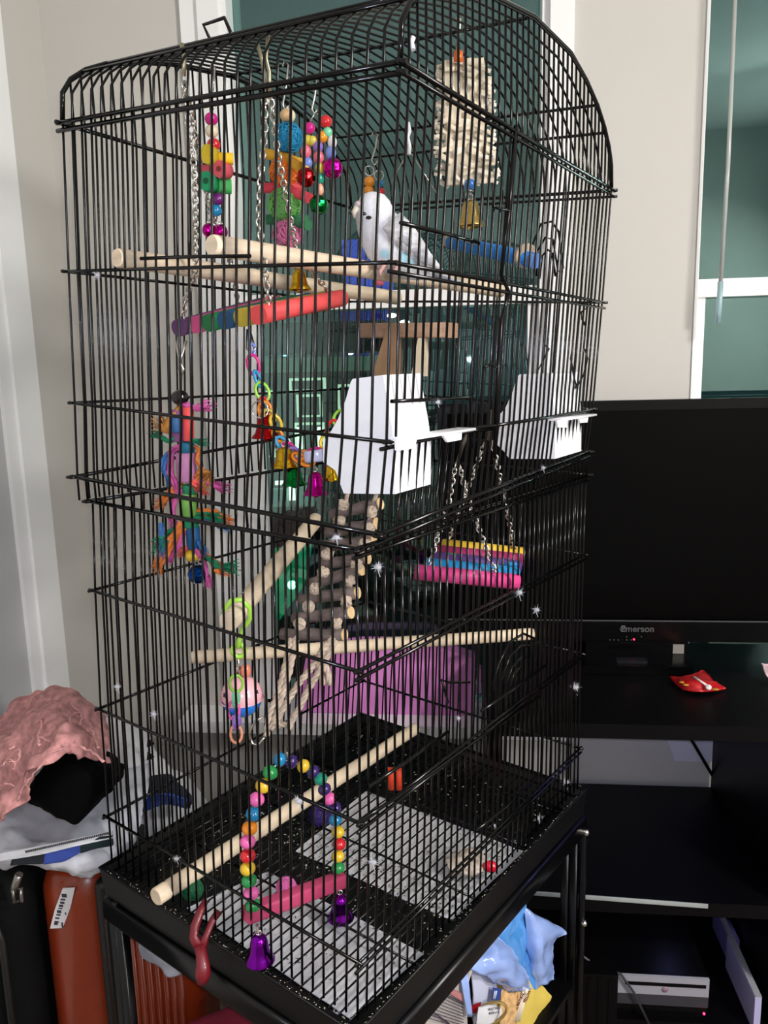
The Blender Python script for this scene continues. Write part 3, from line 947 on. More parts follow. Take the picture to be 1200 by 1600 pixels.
def chain(parent, pts, link=.0092, r=.0013, m=M_steel, name='chain', wd=.0068):
    mb_ = MB()
    pts = [Vector(p) for p in pts]
    L = [0]
    for a, b in zip(pts, pts[1:]):
        L.append(L[-1] + (b - a).length)
    n = max(2, int(L[-1] / (link * .72)))
    def at(s):
        for i in range(len(pts) - 1):
            if s <= L[i + 1] + 1e-9:
                return pts[i].lerp(pts[i + 1], (s - L[i]) / max(1e-9, L[i + 1] - L[i])), (pts[i + 1] - pts[i]).normalized()
        return pts[-1], (pts[-1] - pts[-2]).normalized()
    for k in range(n):
        c, d = at(L[-1] * (k + .5) / n)
        sd = d.cross(XR if abs(d.dot(XR)) < .9 else ZU).normalized()
        if k % 2:
            sd = d.cross(sd)
        sd = (sd + d.cross(sd) * random.uniform(-.35, .35)).normalized()
        mb_.tube(ring_pts(c, d, sd, link / 2, wd / 2, 8), r, 4, True)
    o = mb_.build(name, m, parent)
    o['kind'] = 'stuff'
    return o

def bell(parent, x, y, Y, wpx, hpx, m, name='bell'):
    """x, y = top of the bell"""
    top = P(x, y, Y)
    k = mpp(top)
    w, h = wpx * k * .54, hpx * k
    o = MB().lathe([(.001, 0), (w * .30, -h * .02), (w * .50, -h * .12), (w * .58, -h * .28), (w * .64, -h * .55), (w * .76, -h * .78), (w, -h * .96), (w, -h), (w * .9, -h), (w * .66, -h * .72), (w * .5, -h * .2)], top, (0, 0, 1), 20).build(name, m, parent)
    MB().tube([top - ZU * h * .2, top - ZU * h * .9], w * .06, 5).sphere(top - ZU * h * 1.02, w * .24, 8, 6).build('clapper', m, o)
    MB().tube(ring_pts(top + ZU * w * .18, XR, ZU, w * .2, w * .2, 8), w * .05, 5, True).build('loop', M_steel, o)
    return o

def jingle(parent, x, y, Y, dpx, m, name='jingle_ball'):
    """faceted foil bell ball"""
    c = P(x, y, Y)
    r = dpx * mpp(c) / 2
    o = MB().sphere(c, r, 16, 10)
    mb_ = MB()
    mb_.v, mb_.f = o.v, o.f
    mb_.v = [c + (v - c) * (1 + .05 * noise.noise((v - c) * 260 + Vector((x, y, 0)))) for v in mb_.v]
    mb_.s = [False] * len(mb_.f)
    j = mb_.build(name, m, parent)
    MB().tube(ring_pts(c + ZU * r * 1.12, XR, ZU, r * .22, r * .22, 8), r * .06, 5, True).build('loop', M_steel, j)
    return j

def wire_to(parent, pts, r=.0009, m=M_steel, name='wire'):
    return MB().tube(pts, r, 5).build(name, m, parent)

def hook(parent, x, y0, y1, Y, m=M_steel, wpx=10, name='hook', r=.0012):
    """long S hook from the bar above (y0) to the toy (y1)"""
    pts = [P(x - wpx * .3, y0 + 8, Y), P(x - wpx * .1, y0, Y), P(x + wpx * .35, y0 + 6, Y), P(x + wpx * .1, (y0 + y1) / 2, Y), P(x - wpx * .3, y1 - 8, Y), P(x, y1, Y), P(x + wpx * .4, y1 - 7, Y)]
    return MB().tube(pts, r, 6).build(name, m, parent)

def vine_ball(parent, x, y, Y, dpx, col, name='vine_ball', core=True, sc=1.0):
    c = P(x, y, Y)
    r = dpx * mpp(c) / 2
    m = dyed('vine_%d_%d_%d' % col, col)
    mb_ = MB()
    if core:
        mb_.sphere(c, r * .9, 12, 8)
    for i in range(22):
        q = Vector((random.gauss(0, 1), random.gauss(0, 1), random.gauss(0, 1))).normalized()
        a = q.orthogonal().normalized()
        b = q.cross(a)
        off = random.uniform(-.35, .35)
        rr = r * math.sqrt(1 - off * off) * random.uniform(.94, 1.03)
        mb_.tube(ring_pts(c + q * off * r, a, b, rr, rr, 14), r * .045, 4, True)
    o = mb_.build(name, m, parent)
    o['kind'] = 'stuff'
    return o

CM = {k: plastic(k, v) for k, v in dict(magenta=(206, 20, 130), cream=(236, 222, 190), red=(206, 30, 40), purple=(112, 28, 116), blue=(22, 128, 178), orange=(240, 140, 20),
      yellow=(226, 188, 46), green=(30, 140, 70), pink=(236, 104, 176), teal=(20, 150, 120), violet=(50, 28, 100), sky=(30, 140, 206), mint=(120, 206, 160), peach=(240, 160, 128),
      lime=(150, 210, 70), lilac=(150, 110, 200), periwinkle=(120, 140, 214), olive=(206, 190, 70), black=(12, 12, 14), cyan=(40, 150, 200), rose=(232, 110, 130), white=(236, 232, 236), amber=(224, 140, 20)).items()}
FP, FM, FG, FR, FB = foil('purple', (130, 20, 170)), foil('magenta', (190, 16, 140)), foil('green', (10, 110, 44)), foil('red', (170, 20, 24)), foil('blue', (16, 70, 150))

# bead string with wooden blocks, upper left
Y = 1.04
t = thing('block_toy', 'hanging toy of beads and yellow, pink and green wooden blocks', 'bird toy', P(335, 365, Y))
hook(t, 332, 100, 172, Y, wpx=12)
for x, y, d_, c in ((330, 186, 21, 'magenta'), (331, 205, 21, 'cream'), (334, 226, 21, 'red'), (341, 311, 20, 'purple'), (337, 329, 20, 'blue')):
    bead(t, x, y, Y, d_, CM[c])
def block(parent, x, y, Y, w, h, dpt, col, rotdeg, round_=.3, name='wooden_block', hole=None):
    c = P(x, y, Y)
    k = mpp(c)
    ax = (XR * math.cos(math.radians(rotdeg)) + Vector((0, 1, 0)) * math.sin(math.radians(rotdeg))).normalized()
    m = dyed('block_%d_%d_%d' % col, col)
    o = MB().slat(c - ax * w * k / 2, c + ax * w * k / 2, ZU, h * k, dpt * k, round_).build(name, m, parent)
    if hole:
        e = c - ax * (w * k / 2 + .0002) if hole < 0 else c + ax * (w * k / 2 + .0002)
        MB().tube([e, e + ax * (-.0006 if hole < 0 else .0006)], h * k * .17, 10).build('drilled_hole', dyed('hole_%d_%d_%d' % col, tuple(int(v * .55) for v in col)), o)
    return o
block(t, 329, 243, Y - .01, 22, 29, 20, (206, 178, 40), 80, .45)
block(t, 350, 248, Y + .004, 28, 17, 20, (244, 200, 30), 12, .4)
block(t, 348, 266, Y - .004, 22, 25, 26, (226, 92, 104), 74, .48, hole=-1)
block(t, 326, 266, Y + .012, 22, 14, 20, (214, 90, 100), 10, .4)
block(t, 327, 285, Y - .01, 24, 28, 24, (30, 150, 96), 82, .42, hole=-1)
block(t, 347, 291, Y + .006, 28, 22, 20, (70, 176, 88), 16, .4)
wire_to(t, [P(331, 172, Y), P(334, 230, Y), P(338, 345, Y)])
chain(t, [P(338, 338, Y), P(336, 352, Y)], .006)
for x, y in ((327, 360), (345, 362)):
    jingle(t, x, y, Y, 22, FM)

# swing platforms of coloured half round sticks
def platform(label, front, back, cols, w, h, name='stick_swing'):
    """front=(a,b) back=(a,b): end points of the nearest and farthest stick"""
    t = thing(name, label, 'bird swing', (front[0] + back[1]) / 2, 'swings of dyed sticks')
    n = len(cols)
    side = (back[0] - front[0]).normalized()
    for i, (m, ex) in enumerate(cols):
        s = i / (n - 1)
        a, b = front[0].lerp(back[0], s), front[1].lerp(back[1], s)
        d_ = (b - a).normalized()
        MB().slat(a - d_ * ex[0], b + d_ * ex[1], side, w, h, .46, 4).build('stick', m, t)
    return t
DY = lambda *c: dyed('stick_%d_%d_%d' % c, c)
f0, f1 = P(405, 492, .945), P(532, 466, 1.10)
b0, b1 = P(281, 512, 1.055), P(412, 476, 1.22)
up = platform('swing of purple, green, blue, yellow and coral sticks hung on chains', (f0, f1), (b0, b1), [(DY(236, 84, 84), (.002, 0)), (DY(190, 168, 56), (.0, 0)), (DY(24, 76, 116), (0, 0)), (DY(30, 122, 66), (0, 0)), (DY(206, 80, 130), (-.004, 0)), (DY(98, 60, 104), (.002, 0))], .026, .022)
for pts in ([P(287, 118, .99), P(293, 200, .99), P(304, 262, 1.0), P(306, 330, 1.01), P(305, 420, 1.03), P(290, 470, 1.05), P(283, 503, 1.055)],
            [P(413, 140, .94), P(414, 200, .94), P(408, 270, .94), P(404, 340, .94), P(414, 420, .94), P(421, 482, .955)],
            [P(422, 145, .95), P(434, 236, .97), P(452, 335, 1.0), P(466, 400, 1.03), P(492, 430, 1.06), P(520, 462, 1.085)],
            [P(292, 140, 1.0), P(330, 340, 1.10), P(365, 420, 1.17), P(372, 480, 1.2)]):
    chain(up, pts, .0098, .0014)
wire_to(up, [P(284, 68, .99), P(288, 92, .99), P(287, 118, .99)], .0028, mat('hook_brass', (190, 180, 150), .3, .9, .1))
wire_to(up, [P(402, 68, .93), P(410, 95, .93), P(414, 120, .935), P(413, 142, .94)], .0024, mat('hook_brass', (190, 180, 150), .3, .9, .1))
wire_to(up, [P(419, 55, .95), P(416, 92, .95), P(421, 112, .95), P(422, 146, .95)], .0022, mat('hook_brass', (190, 180, 150), .3, .9, .1))
f0, f1 = P(654, 894, 1.10), P(806, 909, 1.13)
b0, b1 = P(692, 853, 1.22), P(817, 866, 1.25)
lo = platform('swing of pink, blue, purple, maroon and yellow sticks hung lower right', (f0, f1), (b0, b1), [(DY(206, 62, 130), (.004, .004)), (DY(24, 130, 190), (0, 0)), (DY(82, 54, 122), (0, 0)), (DY(160, 34, 92), (0, 0)), (DY(226, 184, 50), (0, 0))], .021, .022)
m_ = MB()
for x, y, c in ((704, 868, 'green'), (690, 888, 'red'), (686, 896, 'orange'), (798, 882, 'sky'), (795, 892, 'orange')):
    s_ = MB().sphere(P(x, y, 1.165), .007, 8, 4, (1.7, .5, .6)).build('dye_spot', dyed('spot_' + c, {'green': (30, 130, 70), 'red': (210, 60, 50), 'orange': (230, 140, 60), 'sky': (24, 130, 190)}[c]), lo)
Yh = 1.14
for pts in ([P(712, 725, Yh), P(702, 783, 1.13), P(684, 838, 1.12), P(669, 894, 1.105)], [P(718, 727, Yh), P(727, 768, 1.14), P(755, 845, 1.13), P(781, 912, 1.12)],
            [P(757, 692, 1.2), P(737, 748, 1.2), P(720, 792, 1.2), P(700, 845, 1.215)], [P(769, 690, 1.2), P(780, 740, 1.2), P(793, 800, 1.22), P(803, 860, 1.24)]):
    chain(lo, pts, .0098, .0014)
wire_to(lo, [P(731, 676, 1.12), P(722, 700, 1.13), P(715, 722, Yh)], .0026, mat('hook_dark', (120, 112, 100), .3, .9, .1))
wire_to(lo, [P(769, 640, 1.2), P(767, 668, 1.2), P(763, 688, 1.2)], .0022, mat('hook_dark', (120, 112, 100), .3, .9, .1))

# vine ball tower
Y = 1.06
t = thing('vine_ball_toy', 'stacked toy of blue, orange, green and pink vine balls with crossed sticks', 'bird toy', P(445, 400, Y))
hook(t, 446, 95, 172, Y, wpx=14)
bead(t, 450, 181, Y, 24, CM['cream'])
bead(t, 447, 180, Y - .01, 20, mat('bead_wood', (206, 168, 120), .4, 0, .1))
vine_ball(t, 451, 215, Y, 45, (30, 134, 176))
vine_ball(t, 445, 270, Y, 47, (250, 132, 40))
vine_ball(t, 444, 320, Y, 51, (110, 180, 90))
vine_ball(t, 449, 366, Y, 46, (222, 120, 164), core=False)
MB().sphere(P(449, 366, Y), 16 * mpp(P(449, 366, Y)), 12, 8).build('vine_core', dyed('vine_pink_core', (196, 92, 140)), t)
for a, b, c in (((409, 238, -.005), (482, 258, .004), (212, 160, 46)), ((436, 240, .01), (470, 262, -.03), (206, 150, 40)), ((405, 294, -.004), (474, 292, .004), (206, 60, 74)), ((430, 288, .012), (484, 310, -.02), (212, 66, 80)), ((416, 343, 0), (482, 344, .006), (40, 104, 66)), ((440, 340, .014), (482, 352, -.02), (44, 110, 70))):
    MB().slat(P(a[0], a[1], Y + a[2]), P(b[0], b[1], Y + b[2]), ZU, .0125, .012, .45).build('cross_stick', dyed('cross_%d_%d_%d' % c, c), t)
wire_to(t, [P(448, 165, Y), P(447, 400, Y)])
bell(t, 467, 420, Y - .03, 34, 32, M_gold)
wire_to(t, [P(450, 385, Y), P(464, 405, Y - .02), P(467, 420, Y - .03)])

# bead loops with three foil balls
Y = 1.0
t = thing('foil_ball_toy', 'hanging bead toy ending in red, green and magenta foil balls', 'bird toy', P(498, 335, Y))
hook(t, 491, 118, 178, Y, wpx=12)
wire_to(t, [P(492, 176, Y), P(484, 192, Y)])
for x, y, d_, c, s in ((484, 200, 17, 'magenta', 1), (481, 219, 17, 'olive', .9), (488, 220, 17, 'olive', .9), (478, 237, 17, 'rose', 1.2), (481, 254, 15, 'periwinkle', 1.1), (478, 262, 12, 'yellow', .8),
                       (509, 190, 20, 'red', .95), (504, 214, 18, 'amber', 1), (512, 207, 16, 'mint', 1), (519, 222, 15, 'white', 1.35), (517, 239, 17, 'periwinkle', 1.2), (497, 229, 16, 'lilac', 1.1), (498, 246, 17, 'rose', 1.2), (499, 263, 14, 'olive', 1.2), (499, 279, 15, 'teal', 1.1), (500, 296, 12, 'peach', 1.5)):
    bead(t, x, y, Y, d_, CM[c], s)
for x, y, d_, m in ((478, 277, 30, FR), (498, 320, 30, FG), (520, 263, 32, FM)):
    jingle(t, x, y, Y, d_, m)
wire_to(t, [P(484, 192, Y), P(480, 240, Y), P(478, 262, Y)])
wire_to(t, [P(492, 176, Y), P(509, 184, Y), P(516, 220, Y), P(520, 248, Y)])
wire_to(t, [P(504, 206, Y), P(498, 250, Y), P(499, 306, Y)])

# bead strings beside the bird
Y = 1.22
t = thing('bead_arch', 'bead string of orange, teal and red beads hanging behind the white bird', 'bird toy', P(590, 445, Y))
hook(t, 585, 205, 258, Y, wpx=14)
for x, y in ((577, 267), (592, 274)):
    MB().tube(ring_pts(P(x, y, Y), XR, ZU, .0068, .0068, 12), .0009, 5, True).build('wire_ring', M_steel, t)
for x, y, d_, c in ((577, 284, 18, 'amber'), (576, 298, 17, 'amber'), (593, 286, 13, 'blue'), (595, 300, 14, 'red'), (593, 440, 15, 'rose')):
    bead(t, x, y, Y, d_, CM[c])
wire_to(t, [P(577, 300, Y), P(572, 380, Y), P(592, 438, Y)])

# shredded husk toy
Y = 1.13
t = thing('husk_toy', 'woven cream husk shredding toy with blue bead and brass bell', 'bird toy', P(735, 350, Y))
hook(t, 716, 24, 84, Y, mat('hook_brass', (190, 180, 150), .3, .9, .1), 8, r=.002)
c0, c1, c2, c3 = P(688, 92, Y), P(758, 96, Y), P(772, 286, Y), P(690, 290, Y)
mb1, mb2 = MB(), MB()
for i in range(17):
    for j in range(7):
        u, v = (j + random.uniform(.2, .8)) / 7, (i + .5 + random.uniform(-.2, .2)) / 17
        p = c0.lerp(c1, u).lerp(c3.lerp(c2, u), v)
        p += Vector((0, random.uniform(-.012, .012), 0))
        ax = (XR * random.uniform(.75, 1) + ZU * random.uniform(-.55, .4) + Vector((0, random.uniform(-.3, .3), 0))).normalized()
        L_ = random.uniform(.006, .0105)
        (mb1 if random.random() < .7 else mb2).slat(p - ax * L_, p + ax * L_, ZU + Vector((0, random.uniform(-.6, .6), 0)), random.uniform(.005, .009), random.uniform(.0015, .004), .3, 1)
for k in range(70):
    e = random.choice(((c0, c3, -1), (c1, c2, 1)))
    p = e[0].lerp(e[1], random.random()) + Vector((0, random.uniform(-.01, .01), 0))
    ax = (XR * e[2] + ZU * random.uniform(-.9, .6)).normalized()
    mb2.slat(p, p + ax * random.uniform(.004, .011), ZU, .004, .001, .2, 1)
mb1.slat(c0.lerp(c1, .5), c3.lerp(c2, .5), XR, .055, .008, .3)
o = mb1.build('husk_weave', mat('husk_cream', (230, 216, 192), .85, 0, .25, 60, .3), t)
o['kind'] = 'stuff'
o = mb2.build('husk_fringe', mat('husk_pale', (240, 230, 212), .85, 0, .2, 60, .2), t)
o['kind'] = 'stuff'
MB().lathe([(.001, .007), (.006, .0065), (.0062, -.006), (.001, -.007)], P(716, 89, Y - .01), (0, 0, 1), 12).build('bead', plastic('orange_cap', (240, 110, 20)), t)
bead(t, 734, 288, Y - .005, 18, plastic('blue_swirl', (40, 104, 176)))
MB().tube(ring_pts(P(735, 304, Y), XR, ZU, .006, .006, 10), .001, 5, True).build('wire_ring', M_steel, t)
bell(t, 735, 312, Y, 42, 40, mat('bell_brass', (206, 176, 96), .25, 1, .15, 60))

# plastic chain with bells
t = thing('chain_toy', 'plastic link chain toy with red, gold, green and purple bells', 'bird toy', P(395, 525, 1.02))
def oval(parent, x, y, Y, l, w, deg, m, r=.0022, face=0, name='chain_link'):
    c = P(x, y, Y)
    k = mpp(c)
    a = math.radians(deg)
    d_ = XR * math.sin(a) + ZU * -math.cos(a)
    s_ = XR * math.cos(a) + ZU * math.sin(a)
    s_ = (s_ * math.cos(face) + Vector((0, 1, 0)) * math.sin(face)).normalized()
    return MB().tube(ring_pts(c, d_, s_, l * k / 2, w * k / 2, 12), r, 6, True).build(name, m, parent)
Y0 = 1.0
wire_to(t, [P(386, 515, Y0 + .02), P(385, 545, Y0), P(392, 552, Y0), P(399, 545, Y0), P(391, 518, Y0 + .02)], .0013)
LK = [(394, 546, 18, 10, 0, 'periwinkle', .8), (396, 570, 32, 18, 10, 'magenta', .2), (403, 592, 26, 14, 20, 'cyan', 1.2), (410, 612, 30, 20, 20, 'lime', .1), (414, 633, 26, 16, 20, 'red', .9), (414, 640, 24, 20, 0, 'orange', .2), (421, 650, 22, 16, 40, 'olive', .3),
      (431, 661, 26, 16, 20, 'yellow', .4), (434, 680, 22, 16, 30, 'orange', .8), (440, 692, 22, 14, 40, 'cyan', .3), (452, 700, 24, 14, 50, 'magenta', .6), (462, 709, 24, 14, 50, 'lilac', .2), (468, 716, 24, 16, 60, 'orange', .8), (476, 712, 22, 14, 80, 'amber', .1), (480, 722, 22, 14, 80, 'orange', .7), (490, 708, 26, 14, 110, 'magenta', .3)]
for i, (x, y, l, w, dg, c, fc) in enumerate(LK):
    oval(t, x, y, Y0 - .004 * i, l, w, dg, CM[c], .0022, fc)
for x, y in ((406, 640), (441, 694)):
    MB().tube(ring_pts(P(x, y, .97), XR, ZU, .0105, .0105, 14), .0011, 5, True).build('split_ring', M_steel, t)
bell(t, 415, 648, .98, 44, 36, FR)
bell(t, 444, 698, .955, 40, 32, M_gold)
bell(t, 459, 730, .95, 38, 28, FG)
bell(t, 492, 737, .93, 36, 36, FM)
bell(t, 517, 722, .95, 30, 28, M_gold)
for x, y in ((504, 690), (503, 708), (520, 650), (530, 630)):
    pass
oval(t, 518, 668, 1.02, 26, 14, 150, CM['red'], .0022, .3)
oval(t, 528, 652, 1.04, 24, 14, 150, CM['lime'], .0022, .5)
oval(t, 508, 688, .99, 24, 14, 150, CM['yellow'], .0022, .4)
MB().slat(P(478, 714, .925), P(506, 711, .92), ZU, .014, .01, .3).build('white_link', plastic('pearl', (214, 214, 246)), t)

# cotton rope toy
Y = 1.03
t = thing('rope_toy', 'long cotton rope toy with black bead, coloured blocks and blue ball', 'bird toy', P(300, 915, Y))
wire_to(t, [P(274, 530, Y), P(281, 565, Y), P(287, 577, Y), P(284, 587, Y), P(279, 582, Y), P(283, 560, Y), P(291, 532, Y)], .0017)
wire_to(t, [P(284, 585, Y), P(283, 606, Y), P(290, 750, Y), P(308, 880, Y)], .0011)
bead(t, 281, 621, Y, 28, CM['black'], .85)
def cyl(parent, x, y0, y1, Y, wpx, m, lean=0, name='wooden_block'):
    a, b = P(x, y0, Y), P(x + lean, y1, Y)
    r = wpx * mpp(a) / 2
    d_ = (b - a).normalized()
    return MB().tube([a, a + d_ * .0015, b - d_ * .0015, b], [r * .88, r, r, r * .88], 14).build(name, m, parent)
cyl(t, 279, 640, 690, Y + .004, 26, dyed('plum', (136, 80, 130)), 2)
cyl(t, 294, 636, 689, Y - .006, 17, dyed('coral', (242, 84, 84)), 1)
cyl(t, 274, 650, 676, Y - .008, 14, dyed('denim', (54, 104, 160)), 2)
cyl(t, 292, 690, 708, Y, 22, dyed('teal', (24, 110, 140)))
cyl(t, 290, 707, 752, Y, 31, dyed('mauve', (196, 130, 176)), 2)
cyl(t, 296, 757, 772, Y, 24, dyed('emerald', (24, 130, 90)), 1)
cyl(t, 294, 770, 806, Y, 24, dyed('leaf', (120, 180, 84)), 2)
cyl(t, 297, 806, 824, Y, 26, dyed('emerald', (24, 130, 90)), 1)
cyl(t, 301, 822, 857, Y, 22, dyed('navy', (20, 84, 136)), 2)
bead(t, 301, 868, Y, 25, CM['yellow'], .8)
jingle(t, 309, 897, Y, 31, FB)
TC = dict(o=(226, 128, 60), p=(206, 90, 160), g=(24, 132, 92), b=(60, 112, 176), r=(236, 96, 90), t=(190, 130, 60))
def tuft(px, c, w=10, Y=Y, fray=1):
    pts = [P(x, y, Y + random.uniform(-.01, .006)) for x, y in px]
    k = mpp(pts[0]) * 1.3
    mb_ = MB()
    for s_ in range(6):
        o_ = Vector((random.uniform(-1, 1), random.uniform(-1, 1), random.uniform(-1, 1))) * w * k * .28
        q_ = []
        for i in range(len(pts) - 1):
            for j in range(3):
                q_.append(pts[i].lerp(pts[i + 1], j / 3) + o_ + Vector((random.uniform(-1, 1), random.uniform(-1, 1), random.uniform(-1, 1))) * w * k * .10)
        q_.append(pts[-1] + o_ * 1.2)
        mb_.tube(q_, w * k * .20, 5)
    if fray:
        e, d_ = pts[-1], (pts[-1] - pts[-2]).normalized()
        for s_ in range(48):
            o_ = Vector((random.uniform(-1, 1), random.uniform(-1, 1), random.uniform(-1, 1))) * w * k * .5
            mb_.tube([e - d_ * .006 + o_ * .5, e + d_ * random.uniform(.002, .012) + o_ * 1.25], w * k * .045, 3)
    o = mb_.build('rope_tuft', mat('rope_' + c, TC[c], .9, 0, .25, 150, .3), t)
    o['kind'] = 'stuff'
for px, c, w in (([(284, 632), (268, 650), (258, 672), (250, 664)], 't', 14), ([(290, 634), (305, 640), (318, 636)], 'p', 12), ([(280, 680), (266, 690), (246, 680)], 'g', 8), ([(296, 688), (312, 690)], 'g', 8),
                 ([(272, 700), (258, 715), (254, 730), (266, 752)], 'b', 11), ([(280, 697), (268, 706), (266, 740), (276, 760)], 'p', 9), ([(306, 700), (312, 704), (308, 720), (316, 734), (306, 748)], 'o', 9), ([(312, 738), (328, 740), (326, 752)], 't', 12), ([(318, 752), (336, 758), (344, 760)], 'p', 12), ([(300, 752), (310, 760)], 'r', 10),
                 ([(282, 756), (264, 768), (252, 784)], 'o', 11), ([(282, 760), (272, 784), (270, 812)], 'p', 10), ([(296, 804), (318, 806), (334, 808)], 'g', 13), ([(310, 798), (332, 800), (350, 812)], 'o', 12), ([(318, 812), (336, 818), (346, 822)], 'b', 9),
                 ([(284, 822), (262, 836), (252, 846)], 'g', 15), ([(288, 820), (270, 846), (250, 878), (247, 888)], 'o', 12), ([(290, 820), (282, 850), (266, 872)], 'p', 9), ([(290, 856), (284, 862)], 'r', 8), ([(306, 858), (322, 868), (334, 878)], 'o', 8), ([(308, 860), (322, 880), (326, 906)], 'p', 8), ([(326, 874), (344, 886), (358, 886)], 'g', 14), ([(336, 890), (344, 892)], 'o', 8), ([(312, 846), (318, 858)], 'b', 8), ([(252, 820), (254, 858)], 'b', 8)):
    tuft(px, c, w)

# treat ball on a lime hook
Y = .925
t = thing('treat_ball', 'pink and blue ball with star holes hanging from a lime hook', 'bird toy', P(378, 1125, Y))
c = P(378, 1088, Y)
k = mpp(c)
R_ = 33 * k
ax = Vector((.06, -.05, 1)).normalized()
th = [math.pi * i / 12 for i in range(13)]
MB().lathe([(R_ * math.sin(a), R_ * math.cos(a)) for a in th if math.cos(a) > -.13] + [(R_ * .9, -R_ * .18)], c, ax, 24).build('upper_shell', plastic('shell_pink', (246, 184, 194)), t)
MB().lathe([(R_ * .93, -R_ * .1)] + [(R_ * .97 * math.sin(a), R_ * .97 * math.cos(a)) for a in th if math.cos(a) < -.13], c, ax, 24).build('lower_shell', plastic('shell_blue', (40, 122, 220)), t)
MB().tube(ring_pts(c - ax * R_ * .13, XR, Vector((0, 1, 0)), R_ * 1.0, R_ * 1.0, 24), R_ * .035, 5, True).build('seam', plastic('shell_pink', (246, 184, 194)), t)
for x, y in ((351, 1086), (401, 1081)):
    p = P(x, y, Y)
    v = ray(x, y).normalized()
    oc = Vector((0, 0, H)) - c
    b_ = v.dot(oc)
    p = Vector((0, 0, H)) + v * (-b_ - math.sqrt(max(0, b_ * b_ - oc.dot(oc) + R_ * R_)))
    n = (p - c).normalized()
    s_ = n.cross(ZU).normalized()
    u_ = s_.cross(n)
    st = []
    for i in range(10):
        rr = R_ * (.16 if i % 2 == 0 else .065)
        a = math.pi / 2 + math.pi * i / 5
        st.append(p + n * .0004 + s_ * math.cos(a) * rr + u_ * math.sin(a) * rr)
    MB().prism(st, n * -.0015).build('star_hole', plastic('dark_hole', (40, 26, 60)), t)
bead(t, 384, 1048, Y, 17, plastic('coral_bead', (240, 140, 110)), 1.3)
jingle(t, 372, 1045, Y + .005, 12, M_steel, 'steel_bead')
M_lime = plastic('lime_hook', (170, 226, 80), .25)
MB().tube([P(348, 966, .905), P(351, 950, .90), P(362, 938, .90), P(378, 937, .90), P(390, 950, .905), P(391, 966, .91), P(380, 982, .915), P(374, 1000, .92), P(372, 1012, .92)], .0032, 8).build('hook', M_lime, t)
for x, y, l, w in ((373, 1016, 22, 20),):
    oval(t, x, y, Y, l, w, 0, M_lime, .003)
wire_to(t, [P(372, 1022, Y), P(373, 1042, Y), P(376, 1058, Y)], .0013)
Yd = .895
for x, y, l, w, c_, f in ((369, 1068, 28, 20, 'lime', .2), (369, 1092, 28, 14, 'mint', 1.1), (365, 1110, 30, 18, 'pink', .3), (370, 1128, 26, 14, 'lilac', 1.1), (369, 1147, 30, 18, 'peach', .3)):
    oval(t, x, y, Yd, l, w, 0, CM[c_], .0019, f)
bead(t, 369, 1091, Yd - .003, 12, CM['mint'], 1.7)
bead(t, 371, 1126, Yd - .003, 13, CM['lilac'], 1.7)

# hanging log ladder
t = thing('log_ladder', 'hanging ladder of bark covered logs tied with natural rope', 'bird ladder', P(470, 1150, .95))
M_bark = mat('bark', (118, 104, 100), .85, 0, .35, 60, .5, stretch=(1, 1, 3))
M_cut = mat('cut_wood', (226, 194, 146), .6, 0, .2, 40, .1)
M_rope = mat('jute_rope', (190, 172, 154), .9, 0, .3, 120, .5)
LOG = [((518, 804), (594, 787), 1.02), ((512, 832), (588, 818), 1.01), ((503, 854), (584, 844), 1.0), ((503, 881), (574, 872), .995), ((488, 911), (564, 890), .985), ((470, 937), (558, 926), .975), ((460, 966), (548, 957), .965), ((441, 991), (538, 992), .955)]
for i, (a, b, Yl) in enumerate(LOG):
    pa, pb_ = P(*a, Yl + .02), P(*b, Yl - .01)
    d_ = (pb_ - pa).normalized()
    r = .0077
    n_ = 6
    pts = [pa.lerp(pb_, j / n_) + Vector((0, 0, random.uniform(-.0008, .0008))) for j in range(n_ + 1)]
    l_ = MB().tube(pts, [r * random.uniform(.92, 1.08) for _ in pts], 12).build('log', M_bark, t)
    MB().tube([pb_ - d_ * .001, pb_ + d_ * .0012], r * 1.03, 12).build('cut_end', M_cut, l_)
def rope(parent, pts, r=.0042, name='rope', m=M_rope, twist=1):
    pts = [Vector(p) for p in pts]
    q_ = []
    for i in range(len(pts) - 1):
        n_ = max(2, int((pts[i + 1] - pts[i]).length / .004))
        for j in range(n_):
            q_.append(pts[i].lerp(pts[i + 1], j / n_))
    q_.append(pts[-1])
    mb_ = MB()
    for s_ in range(3):
        l_ = []
        for i, p in enumerate(q_):
            d_ = (q_[min(i + 1, len(q_) - 1)] - q_[max(i - 1, 0)]).normalized()
            a_ = d_.cross(XR if abs(d_.dot(XR)) < .9 else ZU).normalized()
            b_ = d_.cross(a_)
            an = i * .9 + s_ * 2.094
            l_.append(p + (a_ * math.cos(an) + b_ * math.sin(an)) * r * .5)
        mb_.tube(l_, r * .56, 5)
    o = mb_.build(name, m, parent)
    o['kind'] = 'stuff'
    return o
def knot(x, y, Y, dpx):
    c = P(x, y, Y)
    r = dpx * mpp(c) / 2
    mb_ = MB().sphere(c, r * .8, 8, 6)
    for i in range(5):
        q = Vector((random.gauss(0, 1), random.gauss(0, .6), random.gauss(0, 1))).normalized()
        a = q.orthogonal().normalized()
        mb_.tube(ring_pts(c, a, q.cross(a), r * .82, r * .82, 10), r * .26, 5, True)
    mb_.build('rope_knot', M_rope, t)
for i, (x, y) in enumerate(((535, 789), (530, 814), (511, 866), (505, 894), (492, 920), (482, 948), (468, 975))):
    knot(x, y, .995 - .008 * i, 20)
for i, (x, y) in enumerate(((580, 800), (576, 826), (570, 850), (557, 882), (547, 908), (541, 940), (526, 974))):
    knot(x, y, .985 - .008 * i, 20)
